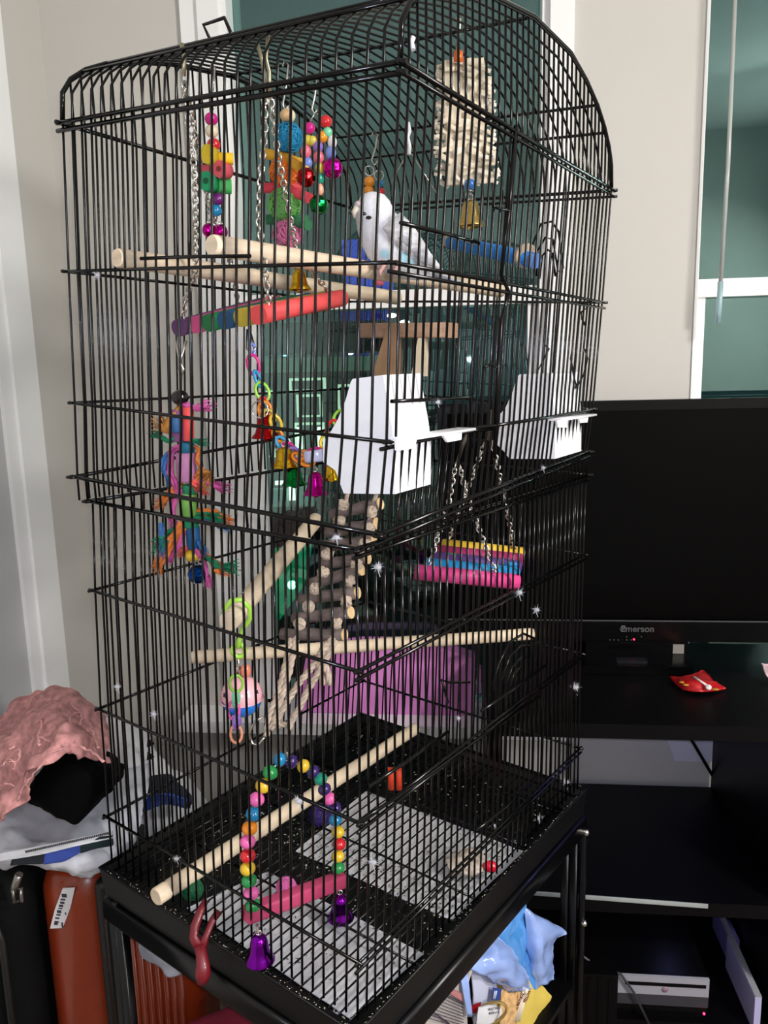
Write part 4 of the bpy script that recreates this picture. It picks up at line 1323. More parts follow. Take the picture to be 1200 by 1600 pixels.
rope(t, [P(543, 770, 1.03), P(540, 789, 1.03), P(535, 815, 1.03), P(518, 866, 1.015), P(499, 920, .998), P(475, 975, .975), P(460, 1000, .955)], .003)
rope(t, [P(588, 772, 1.01), P(580, 800, 1.01), P(570, 850, 1.0), P(550, 908, .985), P(529, 974, .965), P(522, 1000, .945)], .003)
for pts in ([(455, 998), (448, 1030), (436, 1080), (420, 1120), (416, 1150)], [(462, 1000), (452, 1050), (434, 1110), (424, 1140)], [(520, 996), (498, 1030), (468, 1066), (440, 1110), (430, 1134)], [(524, 1000), (504, 1040), (480, 1080), (466, 1110), (450, 1134)], [(512, 1004), (500, 1020), (512, 1050), (516, 1070)], [(505, 1010), (498, 1040), (506, 1070)]):
    rope(t, [P(x, y, .93 + (y - 1000) * -.0002) for x, y in pts], .0045, 'rope_tail')
rope(t, [P(430, 1134, .905), P(455, 1131, .905), P(452, 1140, .90)], .004, 'rope_tail')
MB().tube([P(411, 1120, .9), P(398, 1128, .9), P(389, 1146, .9), P(394, 1162, .9), P(404, 1164, .9), P(413, 1152, .9)], .0016, 6).build('snap_ring', M_steel, t)
wire_to(t, [P(450, 1132, .9), P(453, 1140, .9), P(451, 1160, .9), P(450, 1174, .9)], .0022, mat('hook_dark', (120, 112, 100), .3, .9, .1), 'hook')

# bead swing with pink bar, low in front
t = thing('bead_swing', 'arched bead swing with a pink wooden bar and purple bells', 'bird swing', P(460, 1500, .93))
BS = [(437, 1187, 'blue'), (455, 1190, 'violet'), (474, 1197, 'yellow'), (489, 1206, 'violet'), (501, 1217, 'teal'), (507, 1233, 'violet'), (515, 1248, 'pink'), (523, 1262, 'violet'), (524, 1281, 'blue'), (528, 1300, 'yellow'), (530, 1319, 'red'), (528, 1338, 'yellow'), (528, 1356, 'green')]
BL = [(422, 1207, 'green'), (411, 1228, 'yellow'), (401, 1249, 'pink'), (396, 1272, 'blue'), (390, 1294, 'orange'), (387, 1315, 'pink'), (387, 1337, 'red'), (387, 1357, 'yellow'), (389, 1376, 'green'), (392, 1396, 'pink'), (395, 1415, 'green')]
YL, YR = .885, 1.0
def ysw(x):
    return YL + (YR - YL) * min(1, max(0, (x - 388) / 140))
for i, (x, y, c) in enumerate(BS + BL):
    nx = (BS + BL)[i + 1] if i not in (12, 23) else (BS + BL)[i - 1]
    a = Vector((nx[0] - x, 0, -(nx[1] - y)))
    bead(t, x, y, ysw(x), (25 if i > 12 else 22.5 - (x - 437) / 100 * 1.5), CM[c], .88, a)
wire_to(t, [P(x, y, ysw(x)) for x, y, _ in reversed(BL)] + [P(x, y, ysw(x)) for x, y, _ in BS], .0012)
MB().slat(P(386, 1429, YL), P(535, 1374, YR + .005), ZU, .0205, .020, .2).build('pink_bar', dyed('swing_pink', (192, 68, 108)), t)
for x, y, w, h, Yb in ((404, 1461, 44, 44, .868), (531, 1398, 40, 40, .985)):
    wire_to(t, [P(x - 2, y - 18, Yb + .01), P(x, y, Yb)], .0011)
    bell(t, x, y, Yb, w, h, FP)
wire_to(t, [P(450, 1172, .905), P(451, 1184, .905)], .003, M_steel, 'swivel')

# ---------------------------------------------------------------- small loose things on and in the cage
def clip(name, label, pts, Y, r, m, cat='clip'):
    t = thing(name, label, cat, P(pts[-1][0], pts[-1][1], Y))
    MB().tube([P(x, y, Y) for x, y in pts], r, 8, sx=.6).build('body', m, t)
    return t
c_ = clip('white_clip', 'white plastic clip hanging in mid cage beside the bird', [(638, 192), (640, 205), (637, 214), (640, 228), (639, 242)], 1.3, .005, M_white)
wire_to(c_, [P(636, 240, 1.3), P(612, 285, 1.32)], .0008)
wire_to(c_, [P(643, 240, 1.3), P(700, 330, 1.34)], .0008)
clip('white_clip', 'small white clip high on the arch near the front corner', [(646, 58), (643, 66), (646, 78)], .86, .004, M_white)
for i, (x, y, Y, d_, col, nm, lb) in enumerate(((500, 1274, 1.06, 36, (52, 30, 104), 'purple', 'dark purple vine ball lying behind the bead swing'), (300, 1390, .99, 34, (24, 100, 60), 'green', 'green vine ball lying under the lowest perch'), (447, 1387, 1.06, 32, (240, 120, 190), 'pink', 'pink vine ball lying behind the pink swing bar'))):
    c = tray_hit(x, y, gz + .002)
    Yq = c.y
    t = thing('vine_ball', lb, 'ball', (c.x, c.y, c.z))
    vine_ball(t, x, y, Yq - .01, d_, col, 'winding', True)
t = thing('orange_spool', 'small orange wooden spool hanging at the cage side', 'spool', P(617, 1234, 1.30))
for x in (611, 623):
    a = P(x, 1217, 1.30)
    MB().slat(a + ZU * .019, a - ZU * .019, XR, .011, .013, .45).build('bobbin', dyed('spool_orange', (226, 70, 36)), t)
t = thing('paper_scrap', 'crumpled tan and red scrap on the tray by the right side', 'scrap', tray_hit(752, 1362, gz + .004))
c = tray_hit(752, 1360, gz + .006)
c = tray_hit(738, 1350, gz + .003)
rows = [[c + Vector((-.034, -.018, .0)), c + Vector((0, -.03, .003)), c + Vector((.022, -.012, 0))], [c + Vector((-.042, .008, .003)), c + Vector((0, 0, .009)), c + Vector((.034, .004, .004))], [c + Vector((-.02, .034, 0)), c + Vector((.004, .04, .004)), c + Vector((.03, .022, 0))]]
MB().sheet(rows, 6, .002, .01, 50, 8).build('crumple', mat('scrap_tan', (206, 190, 176), .8, 0, .4, 90, .3), t)
MB().sphere(tray_hit(766, 1354, gz + .012), .010, 10, 6, (1.3, .8, .9)).build('red_piece', plastic('scrap_red', (206, 20, 50)), t)
# sheets in the tray
def tray_sheet(name, label, quad, seed):
    q_ = [tray_hit(x, y, zf + .003) for x, y in quad]
    rows = []
    for j in range(4):
        rows.append([q_[0].lerp(q_[3], j / 3).lerp(q_[1].lerp(q_[2], j / 3), i / 3) for i in range(4)])
    t = MB().sheet(rows, 5, .001, .0015, 20, seed).build(name, M_paper)
    p = q_[0].copy()
    for v in t.data.vertices:
        v.co -= p
    t.location = p
    return tag(t, label, 'paper', 'sheets lining the cage tray')
tray_sheet('tray_paper', 'pale paper sheet lining the tray under the bead swing, strewn with husks', [(292, 1418), (418, 1362), (662, 1490), (548, 1592)], 2)
tray_sheet('tray_paper', 'pale paper sheet lining the far half of the tray', [(462, 1330), (572, 1236), (818, 1330), (706, 1438)], 3)
mbs, mbw = MB(), MB()
for i in range(1500):
    u, v = random.uniform(.03, .97), random.random() ** 1.0
    if random.random() < .4:
        v = random.gauss(.42, .05)
    p = inplan(u, min(.97, max(.03, v)), zf + .0055)
    a = random.uniform(0, math.pi)
    d_ = Vector((math.cos(a), math.sin(a), random.uniform(-.2, .2))) * random.uniform(.0014, .0032)
    s_ = Vector((-math.sin(a), math.cos(a), 0)) * random.uniform(.0008, .0016)
    n_ = ZU * .0009
    (mbs if random.random() < .55 else mbw).add([p - d_, p + s_, p + d_, p - s_, p + n_, p - n_ * .3], [(0, 1, 4), (1, 2, 4), (2, 3, 4), (3, 0, 4), (1, 0, 5), (2, 1, 5), (3, 2, 5), (0, 3, 5)], False)
for i in range(260):
    a_, b_ = random.choice((('A', 'B'), ('B', 'C'), ('B', 'C')))
    f_ = random.random()
    p = trayc(a_, random.uniform(.009, .017), zr + .0006).lerp(trayc(b_, random.uniform(.009, .017), zr + .0006), f_)
    r0 = random.uniform(.0005, .0013)
    mbw.add([p + Vector((-r0, 0, 0)), p + Vector((0, r0 * .6, 0)), p + Vector((r0, 0, 0)), p + Vector((0, -r0 * .6, 0)), p + ZU * r0 * .7], [(1, 0, 4), (2, 1, 4), (3, 2, 4), (0, 3, 4)], False)
for mbx, nm, lb, col in ((mbs, 'seed_husks', 'dark seed husks strewn over the cage tray', (44, 40, 34)), (mbw, 'seed_hulls', 'pale empty seed hulls strewn over the cage tray', (206, 200, 176))):
    o = mbx.build(nm, mat(nm, col, .5, 0, .3, 200))
    tag(o, lb, 'seeds', kind='stuff')
# feathers
FT = [(590, 886, 'BC', 18, 'small white down feather stuck beside the log ladder'), (811, 926, 'BC', 15, 'white down feather on the double wire below the pink swing'), (838, 953, 'BC', 13, 'white down feather below the pink swing, over the television base'), (849, 731, 'BC', 9, 'tiny white down feather on the middle wire below the far feeder'),
      (899, 1074, 'BC', 15, 'white down feather at the cage corner by the television foot'), (842, 1278, 'BC', 15, 'tall white down feather near the tray rim'), (884, 1222, 'BC', 14, 'white down feather low at the right corner of the cage'), (905, 1232, 'BC', 9, 'white fluff at the outer end of the tray rim'), (525, 840, 'AB', 17, 'white down feather on the joint of the two cage halves'),
      (467, 1252, 'AB', 18, 'grey white feather stuck behind the bead swing on the wire'), (183, 1073, 'AB', 13, 'white fluff on the left wires above the clothes'), (276, 1342, 'AB', 11, 'small white down feather over the dark tray at left'), (582, 1347, 'BC', 17, 'white down feather resting over the tray paper'), (522, 1586, 'AB', 17, 'white down feather at the very front of the tray'),
      (152, 430, 'AB', 12, 'white fluff on the upper left wires'), (240, 1116, 'AB', 12, 'white fluff on the wire over the pale shirt'), (716, 1122, 'BC', 8, 'small pale fluff low on the right wires'), (712, 1278, 'CD', 9, 'small white fluff lying at the back of the tray'), (772, 1290, 'BC', 7, 'tiny white crumb on the low side wire'), (684, 628, 'BC', 10, 'pale fluff at the edge of the near feeder hood')]
for x, y, fc, s, lb in FT:
    c = on(fc, x, y, .006)
    k = mpp(c) * s
    mb_ = MB()
    for i in range(80):
        d_ = Vector((random.gauss(0, 1), random.gauss(0, .7), random.gauss(.2, 1))).normalized()
        w = d_.cross(Vector((random.gauss(0, 1), random.gauss(0, 1), random.gauss(0, 1)))).normalized() * k * .028
        L_ = k * random.uniform(.25, .85) ** 1.2
        bn = d_.cross(w).normalized() * k * random.uniform(-.12, .12)
        m1 = c + d_ * L_ * .5 + bn
        mb_.add([c + w, c - w, m1 - w, m1 + w, c + d_ * L_ + bn * .3], [(0, 1, 2, 3), (3, 2, 4)], True)
    mb_.sphere(c, k * .30, 7, 5, (1.2, .8, .8))
    mb_.tube([c - ZU * k * .2, c - ZU * k * .9 + XR * k * .2], k * .05, 4)
    o = mb_.build('feather', M_feather)
    for v in o.data.vertices:
        v.co -= c
    o.location = c
    tag(o, lb, 'feather', 'white down feathers on the cage')
# thin black cords hooked in V shapes
for lb, fc, px in (('thin black cord hanging in a V above the far feeder, left one', 'CD', [(812, 540), (820, 536), (822, 552), (828, 604), (850, 560), (858, 545), (850, 538)]), ('thin black cord hanging in a V above the far feeder, right one', 'BC', [(894, 548), (892, 560), (897, 590), (901, 605), (912, 585), (918, 560), (914, 546)]), ('short bent black cord under the upper right ring', 'BC', [(918, 480), (908, 488), (909, 498), (914, 506)])):
    t = thing('hanging_cord', lb, 'cord', on(fc, *px[3], -.004))
    MB().tube([on(fc, x, y, -.006) for x, y in px], .0015, 5).build('cord', M_bar, t)
    MB().sphere(on(fc, *px[3], -.006), .003, 8, 6).build('tip_bead', M_bar, t)

# red plastic clip on the tray rim
t = thing('red_clip', 'dark red plastic clip gripping the front rim of the tray', 'clip', P(320, 1530, .89))
M_rc = mat('clip_red', (112, 16, 30), .45, 0, .1, 20, coat=.2)
fpx = lambda x, y, Y=.885: P(x, y, Y)
MB().tube([fpx(322, 1406, .93), fpx(313, 1424, .92), fpx(304, 1448, .905), fpx(302, 1464, .90), fpx(312, 1482, .893)], [.0045, .006, .0065, .0065, .008], 8, sx=.8).build('claw', M_rc, t)
MB().tube([fpx(342, 1424, .925), fpx(332, 1438, .915), fpx(322, 1462, .90), fpx(314, 1484, .893)], [.006, .005, .0045, .008], 8, sx=.8).build('claw', M_rc, t)
MB().tube([fpx(312, 1478, .892), fpx(315, 1492, .885), fpx(317, 1508, .875), fpx(317, 1522, .872), fpx(316, 1536, .872)], [.008, .0075, .009, .0105, .007], 10, sx=.7).build('handle', M_rc, t)

# ---------------------------------------------------------------- the bird
Yb = 1.10
bd = thing('budgerigar', 'white budgerigar with pale blue patches sitting on the front perch', 'bird', P(600, 420, Yb))
def loft(secs, n=18):
    """secs: (centre, rx along camera right-ish, ry depth, tilt dir)"""
    mb_ = MB()
    vs, k = [], len(secs)
    cs = [s_[0] for s_ in secs]
    for i, (c, ra, rb) in enumerate(secs):
        d_ = (cs[min(i + 1, k - 1)] - cs[max(i - 1, 0)]).normalized()
        a_ = (XR - d_ * XR.dot(d_)).normalized()
        b_ = d_.cross(a_)
        for j in range(n):
            an = 2 * math.pi * j / n
            vs.append(c + a_ * math.cos(an) * ra + b_ * math.sin(an) * rb)
    fs = [(i * n + j, i * n + (j + 1) % n, (i + 1) * n + (j + 1) % n, (i + 1) * n + j) for i in range(k - 1) for j in range(n)]
    mb_.add(vs, fs, True)
    o = len(mb_.v) - len(vs)
    mb_.f += [tuple(o + j for j in reversed(range(n))), tuple(o + (k - 1) * n + j for j in range(n))]
    mb_.s += [True, True]
    return mb_
k = mpp(P(600, 370, Yb))
def bp(x, y, d=0):
    return P(x, y, Yb + d)
secs = [(bp(582, 301), 8 * k, 8 * k), (bp(582, 306), 19 * k, 18 * k), (bp(583, 317), 26 * k, 24 * k), (bp(585, 332), 30 * k, 27 * k), (bp(589, 348), 33 * k, 28 * k), (bp(598, 364), 38 * k, 31 * k), (bp(607, 380), 39 * k, 32 * k), (bp(618, 396), 36 * k, 31 * k), (bp(630, 409), 30 * k, 26 * k), (bp(645, 418, .01), 22 * k, 19 * k), (bp(662, 425, .015), 14 * k, 12 * k), (bp(676, 430, .02), 6 * k, 6 * k)]
body = loft(secs, 22)
def bird_mat():
    m = mat('budgie_white', (226, 228, 236), .75, 0, .10, 120, .25)
    nt = m.node_tree
    b = nt.nodes['Principled BSDF']
    src = b.inputs['Base Color'].links[0].from_socket
    tc = [n for n in nt.nodes if n.type == 'TEX_COORD'][0]
    prev = None
    for cpt in (P(600, 398, Yb - .028), P(632, 402, Yb - .024), P(640, 412, Yb - .018)):
        dn = nt.nodes.new('ShaderNodeVectorMath')
        dn.operation = 'DISTANCE'
        dn.inputs[1].default_value = cpt - bd.location
        nt.links.new(tc.outputs['Object'], dn.inputs[0])
        if prev is None:
            prev = dn.outputs['Value']
        else:
            mn = nt.nodes.new('ShaderNodeMath')
            mn.operation = 'MINIMUM'
            nt.links.new(prev, mn.inputs[0])
            nt.links.new(dn.outputs['Value'], mn.inputs[1])
            prev = mn.outputs[0]
    rp_ = nt.nodes.new('ShaderNodeMapRange')
    rp_.inputs[1].default_value = .010
    rp_.inputs[2].default_value = .005
    nt.links.new(prev, rp_.inputs[0])
    mx = nt.nodes.new('ShaderNodeMix')
    mx.data_type = 'RGBA'
    nt.links.new(rp_.outputs[0], mx.inputs[0])
    nt.links.new(src, mx.inputs[6])
    mx.inputs[7].default_value = rgb((160, 206, 224))
    nt.links.new(mx.outputs[2], b.inputs['Base Color'])
    return m
M_bird = bird_mat()
body.build('body', M_bird, bd)
M_wing = mat('wing_feathers', (226, 228, 234), .75, 0, .35, 50, .3, stretch=(1, 1, 3))
def feathered(pts, w0, w1, m, name, parent, th=.35):
    n_ = len(pts)
    secs_ = []
    for i, p in enumerate(pts):
        s_ = i / (n_ - 1)
        w = (w0 + (w1 - w0) * s_) * (math.sin(math.pi * min(1, .25 + s_ * .72)) ** .5)
        secs_.append((p, max(w, .6) * k, max(w * th, .5) * k))
    return loft(secs_, 12).build(name, m, parent)
wg = feathered([bp(612, 345, -.028), bp(628, 362, -.030), bp(645, 382, -.026), bp(662, 402, -.016), bp(682, 420, 0), bp(694, 428, .008)], 22, 9, M_wing, 'wing', bd)
feathered([bp(600, 345, .03), bp(622, 366, .035), bp(648, 392, .035), bp(676, 420, .03)], 18, 8, M_wing, 'wing', bd)
for i in range(4):
    feathered([bp(622 + 8 * i, 366 + 9 * i, -.034 + .004 * i), bp(640 + 8 * i, 380 + 9 * i, -.031 + .004 * i), bp(656 + 9 * i, 394 + 8 * i, -.024 + .004 * i)], 7, 4, mat('wing_grey', (186, 188, 196), .8, 0, .3, 60, .2), 'flight_feather', wg, .3)
for i in range(3):
    feathered([bp(655, 418 + i * 2, .012 + .004 * i), bp(690, 432 + 2 * i, .03 + .004 * i), bp(722 + 4 * i, 441 + 3 * i, .05)], 9, 4, mat('tail_feathers', (196, 206, 222), .7, 0, .2, 50, .2, stretch=(1, 1, 3)), 'tail_feather', bd, .3)
# face
ec = bp(572, 336)
M_eye = plastic('eye_black', (10, 10, 12), .05)
def face_pt(x, y, r0, dy=.022):
    return bp(x, y, -dy)
for x, y in ((568, 334), (576, 340)):
    MB().sphere(bp(x, y, -.0265 if x > 570 else -.0245), .0034, 10, 6, (1.2, .8, .7)).build('eye' if x < 570 else 'cheek_spot', M_eye, bd)
MB().sphere(bp(560, 320, -.010), .0062, 10, 7, (.9, 1, .8)).build('cere', mat('cere_pink', (206, 190, 196), .5), bd)
MB().tube([bp(558, 325, -.012), bp(553, 332, -.014), bp(554, 341, -.014)], [.005, .0036, .001], 10).build('beak', mat('beak_horn', (212, 206, 190), .35), bd)
for x in (600, 622):
    MB().tube([bp(x, 408, -.02), bp(x - 2, 418, -.022), bp(x - 6, 424, -.028), bp(x - 6, 432, -.026)], [.005, .0032, .0026, .0016], 7).build('foot', mat('foot_pink', (206, 160, 156), .6), bd)
# ---------------------------------------------------------------- suitcases and clothes on the left
def bevel(o, w, n=4):
    b = o.modifiers.new('bevel', 'BEVEL')
    b.width = w
    b.segments = n
    b.limit_method = 'ANGLE'
    for p_ in o.data.polygons:
        p_.use_smooth = True
    return o
ys = 1.085
xa, xb, xc = P(56, 1500, ys).x, P(163, 1500, ys).x, P(312, 1560, ys).x
zt1 = P(110, 1362, ys).z
oc = thing('orange_suitcase', 'orange hard shell suitcase with a barcode sticker beside the cage stand', 'suitcase', ((xa + xc) / 2, 1.27, 0))
M_or = mat('shell_orange', (142, 50, 20), .3, 0, .08, 60, .03, .5, coat=.3)
M_sm = mat('rubber_seam', (14, 13, 13), .5, 0, .2, 60)
bevel(MB().bw(xa, xb + .01, ys, 1.25, .02, zt1).build('smooth_shell', M_or, oc), .058, 7)
bevel(MB().bw(xb - .004, xb + .022, ys - .010, 1.25, .02, zt1 - .012).build('zipper_seam', M_sm, oc), .012, 3)
zt2 = H - .86
bevel(MB().bw(xb + .02, xc, ys + .004, 1.2, .02, zt2).build('ribbed_shell', M_or, oc), .03, 5)
n_ = 8
for i in range(n_):
    x = xb + .036 + (xc - xb - .066) * i / (n_ - 1)
    MB().slat(Vector((x, ys + .004, .05)), Vector((x, ys + .004, zt2 - .035)), XR, .0085, .007, .45).build('rib', M_or, oc)
xt = [plane_hit(x, y, Vector((0, ys - .0012, 0)), Vector((0, 1, 0))) for x, y in ((98, 1388), (117, 1387), (110, 1418), (98, 1450), (78, 1451), (86, 1420))]
st_ = MB().prism(xt, (0, .0014, 0)).build('barcode_sticker', mat('sticker_white', (222, 222, 226), .5, 0, .02), oc)
m_ = MB()
for x, y, w, h in ((97, 1400, 7, 5), (95, 1406, 7, 2), (94, 1411, 6, 3), (92, 1416, 6, 3), (91, 1420, 6, 1.4), (89, 1425, 6, 4), (88, 1430, 6, 2), (86, 1435, 6, 2), (85, 1441, 6, 2.4), (84, 1444, 5, 3), (99, 1428, 1.6, 3), (94, 1446, 1.4, 8)):
    a = plane_hit(x - w / 2 + 3, y + h / 2, Vector((0, ys - .0022, 0)), Vector((0, 1, 0)))
    b = plane_hit(x + w / 2 + 3, y - h / 2, Vector((0, ys - .0022, 0)), Vector((0, 1, 0)))
    m_.bw(a.x, b.x, ys - .0018, ys - .0010, a.z, b.z)
o = m_.build('barcode', mat('print_dark', (60, 52, 66), .6), st_)
o['kind'] = 'stuff'
bs = thing('black_suitcase', 'black soft suitcase with a silver zipper pull at the left edge', 'suitcase', (xa - .2, 1.25, 0))
M_bs = mat('black_nylon', (6, 6, 7), .8, 0, .3, 200, .3, .15)
bevel(MB().bw(XL + .03, xa - .006, ys - .03, 1.4, .02, zt1 - .005).build('shell', M_bs, bs), .05, 5)
MB().tube([Vector((xa - .03, ys - .035, .05)), Vector((xa - .03, ys - .035, zt1 - .10)), Vector((xa - .05, ys - .03, zt1 - .05))], .006, 6).build('piping', M_sm, bs)
yz = ys - .04
M_zip = mat('zipper_steel', (150, 146, 140), .3, .9, .15, 60)
zp = MB().tube([P(30, 1366, yz), P(24, 1382, yz), P(22, 1392, yz)], .006, 8).build('zipper_slider', M_zip, bs)
MB().tube([P(20, 1390, yz - .004), P(33, 1388, yz - .004), P(34, 1408, yz - .004), P(22, 1410, yz - .004)], .0028, 6, True).build('pull_tab', M_zip, zp)

def garment(name, label, cat, rows, m, seed, wr=.012, fr=13, thick=.006, sub=7, parent=None):
    pts = [[P(*q) for q in r] for r in rows]
    o = MB().sheet(pts, sub, thick, wr, fr, seed).build(name, m, parent)
    if parent is None:
        c = pts[-1][len(pts[0]) // 2].copy()
        for v in o.data.vertices:
            v.co -= c
        o.location = c
        tag(o, label, cat)
    return o
M_tee = mat('tee_grey', (196, 197, 206), .9, 0, .08, 40, .1)
tee = thing('grey_shirt', 'crumpled pale grey shirt with a blue band lying over the suitcases', 'shirt', P(90, 1330, 1.1))
garment('cloth', '', '', [[(-40, 1215, 1.34), (40, 1215, 1.30), (110, 1215, 1.26), (170, 1215, 1.24), (235, 1190, 1.30)], [(-40, 1262, 1.22), (45, 1262, 1.18), (115, 1270, 1.13), (175, 1262, 1.13), (230, 1240, 1.2)],
    [(-40, 1308, 1.14), (50, 1312, 1.11), (115, 1318, 1.08), (172, 1306, 1.09), (218, 1282, 1.15)], [(-30, 1345, 1.10), (60, 1330, 1.07), (115, 1352, 1.05), (165, 1345, 1.06), (200, 1318, 1.12)], [(-20, 1352, 1.12), (66, 1346, 1.08), (118, 1374, 1.06), (150, 1370, 1.06), (184, 1340, 1.12)]], M_tee, 4, .014, 22, parent=tee)
m_ = MB()
for i in range(46):
    x = 40 + i * 2.9
    y = 1331 - (x - 40) * .225
    m_.slat(P(x, y, 1.022), P(x + 1.6, y - .36, 1.022), ZU, .0035, .0015, .2)
o = m_.build('zipper_teeth', mat('teeth_dark', (40, 42, 46), .5), tee)
o['kind'] = 'stuff'
garment('band', '', '', [[(-30, 1338, 1.05), (60, 1322, 1.035), (120, 1310, 1.03), (176, 1298, 1.04)], [(-30, 1350, 1.045), (60, 1336, 1.03), (120, 1322, 1.025), (176, 1310, 1.035)]], mat('band_pale', (206, 208, 214), .8, 0, .08, 60), 6, .004, 20, .004, parent=tee)
garment('band_stripe', '', '', [[(18, 1344, 1.04), (64, 1332, 1.035), (72, 1331, 1.034)], [(16, 1352, 1.045), (60, 1350, 1.04), (72, 1347, 1.04)]], mat('stripe_navy', (24, 32, 44), .8), 6, .002, 20, .004, parent=tee)
garment('band_stripe', '', '', [[(70, 1332, 1.034), (100, 1324, 1.03), (126, 1319, 1.03)], [(68, 1350, 1.04), (100, 1345, 1.04), (126, 1330, 1.04)]], mat('stripe_blue', (58, 84, 178), .8), 6, .002, 20, .004, parent=tee)
garment('band_stripe', '', '', [[(126, 1319, 1.03), (150, 1312, 1.03), (176, 1306, 1.035)], [(126, 1332, 1.04), (150, 1326, 1.04), (176, 1322, 1.04)]], mat('stripe_pine', (16, 40, 44), .8), 6, .002, 20, .004, parent=tee)
garment('black_garment', 'black garment bunched in the middle of the clothes pile', 'garment', [[(62, 1205, 1.19), (98, 1168, 1.17), (140, 1156, 1.17), (186, 1186, 1.19)], [(44, 1228, 1.13), (95, 1200, 1.06), (146, 1196, 1.06), (194, 1206, 1.12)], [(36, 1244, 1.10), (92, 1242, 1.04), (140, 1240, 1.04), (188, 1222, 1.10)], [(62, 1258, 1.11), (100, 1276, 1.05), (124, 1286, 1.05), (166, 1246, 1.11)]], mat('black_cotton', (4, 4, 5), .95, 0, .3, 90, .2, .08), 9, .008, 14)
def lace():
    m = mat('pink_lace', (202, 142, 140), .85, 0, .45, 60, .9)
    return m
pg = garment('pink_garment', 'dusty pink lace garment draped on top of the clothes pile', 'garment', [[(-40, 1158, 1.36), (10, 1118, 1.34), (60, 1092, 1.32), (96, 1088, 1.31), (136, 1112, 1.31), (166, 1148, 1.31)], [(-40, 1196, 1.22), (8, 1152, 1.19), (56, 1118, 1.17), (96, 1108, 1.16), (138, 1130, 1.17), (168, 1160, 1.21)],
    [(-40, 1240, 1.13), (4, 1196, 1.10), (52, 1160, 1.07), (92, 1142, 1.06), (136, 1150, 1.08), (168, 1176, 1.14)], [(-40, 1282, 1.09), (2, 1242, 1.06), (42, 1202, 1.04), (80, 1172, 1.03), (122, 1162, 1.05), (165, 1194, 1.11)], [(-40, 1312, 1.08), (-4, 1286, 1.045), (26, 1250, 1.03), (54, 1212, 1.02), (92, 1176, 1.03), (122, 1168, 1.05)]], lace(), 12, .024, 13, .004, 8)
M_ruf = mat('lace_trim_pink', (214, 154, 152), .8, 0, .2, 120, .5)
for i, px in enumerate(([(2, 1198), (12, 1186), (24, 1192), (20, 1204)], [(56, 1128), (66, 1124), (64, 1136), (58, 1150), (62, 1164)], [(108, 1134), (112, 1116), (124, 1112), (128, 1122), (122, 1136), (128, 1148), (118, 1160)], [(14, 1172), (24, 1164), (32, 1176), (28, 1190), (16, 1188)], [(70, 1094), (90, 1092), (108, 1098), (124, 1110)], [(140, 1136), (148, 1150), (154, 1168)], [(60, 1150), (76, 1158), (92, 1160), (104, 1164)], [(-4, 1232), (10, 1222), (22, 1228)], [(28, 1252), (40, 1226), (56, 1204), (80, 1178), (104, 1166)], [(120, 1166), (140, 1172), (162, 1190)])):
    pts = [P(x, y, 1.20 - .20 * min(1, max(0, (y - 1095) / 90)) - .018) for x, y in px]
    q_ = []
    for a, b in zip(pts, pts[1:]):
        for j in range(5):
            q_.append(a.lerp(b, j / 5) + Vector((random.uniform(-.0015, .0015), random.uniform(-.002, .002), random.uniform(-.0015, .0015))))
    q_.append(pts[-1])
    MB().tube(q_, [.0012 + .002 * abs(noise.noise(p_ * 90)) * 2 for p_ in q_], 5, False, .45).build('lace_ruffle', M_ruf, pg)
ws = thing('white_shirt', 'white shirt with a navy and blue collar heaped behind the cage', 'shirt', P(240, 1300, 1.3))
garment('cloth', '', '', [[(160, 1122, 1.5), (196, 1124, 1.5), (228, 1148, 1.5), (262, 1200, 1.48), (300, 1228, 1.46), (330, 1262, 1.44)], [(160, 1180, 1.40), (200, 1176, 1.38), (236, 1196, 1.38), (268, 1218, 1.38), (300, 1244, 1.38), (326, 1272, 1.38)], [(170, 1250, 1.32), (206, 1246, 1.29), (238, 1256, 1.28), (270, 1262, 1.29), (298, 1268, 1.31), (322, 1284, 1.33)], [(190, 1330, 1.28), (216, 1326, 1.25), (240, 1322, 1.24), (268, 1314, 1.25), (296, 1304, 1.28), (318, 1300, 1.31)]], mat('white_cotton', (214, 214, 218), .9, 0, .08, 40, .1), 3, .012, 12, parent=ws)
garment('collar', '', '', [[(231, 1216, 1.27), (250, 1210, 1.24), (272, 1212, 1.24), (292, 1240, 1.27)], [(229, 1238, 1.25), (252, 1234, 1.22), (276, 1236, 1.22), (298, 1250, 1.25)], [(232, 1246, 1.25), (252, 1246, 1.22), (274, 1250, 1.22), (296, 1262, 1.25)]], mat('navy_cotton', (22, 28, 44), .9, 0, .4, 60), 5, .008, 20, parent=ws)
garment('collar_band', '', '', [[(228, 1240, 1.24), (252, 1242, 1.21), (276, 1246, 1.21), (298, 1252, 1.24)], [(224, 1270, 1.24), (250, 1258, 1.22), (276, 1258, 1.22), (292, 1266, 1.25)]], mat('blue_cotton', (40, 70, 158), .9, 0, .2, 60), 7, .006, 20, parent=ws)
bc_ = thing('black_bow', 'small black pointed bow at the edge of the white shirt', 'bow', P(235, 1185, 1.36))
for y in (1161, 1182):
    MB().lathe([(.001, .010), (.008, -.004), (.001, -.006)], P(234, y, 1.36), XR * -.3 + ZU, 8).build('point', M_bs, bc_)
garment('white_cloth', 'white cloth sagging below the tray beside the stand leg', 'cloth', [[(200, 1432, 1.062), (226, 1446, 1.055), (258, 1466, 1.05), (292, 1494, 1.05)], [(211, 1466, 1.055), (236, 1476, 1.035), (262, 1494, 1.03), (288, 1508, 1.04)], [(222, 1496, 1.058), (244, 1512, 1.04), (264, 1526, 1.035), (284, 1518, 1.045)]], mat('cloth_pale', (196, 202, 218), .85, 0, .2, 50, .1), 8, .006, 22, .004)

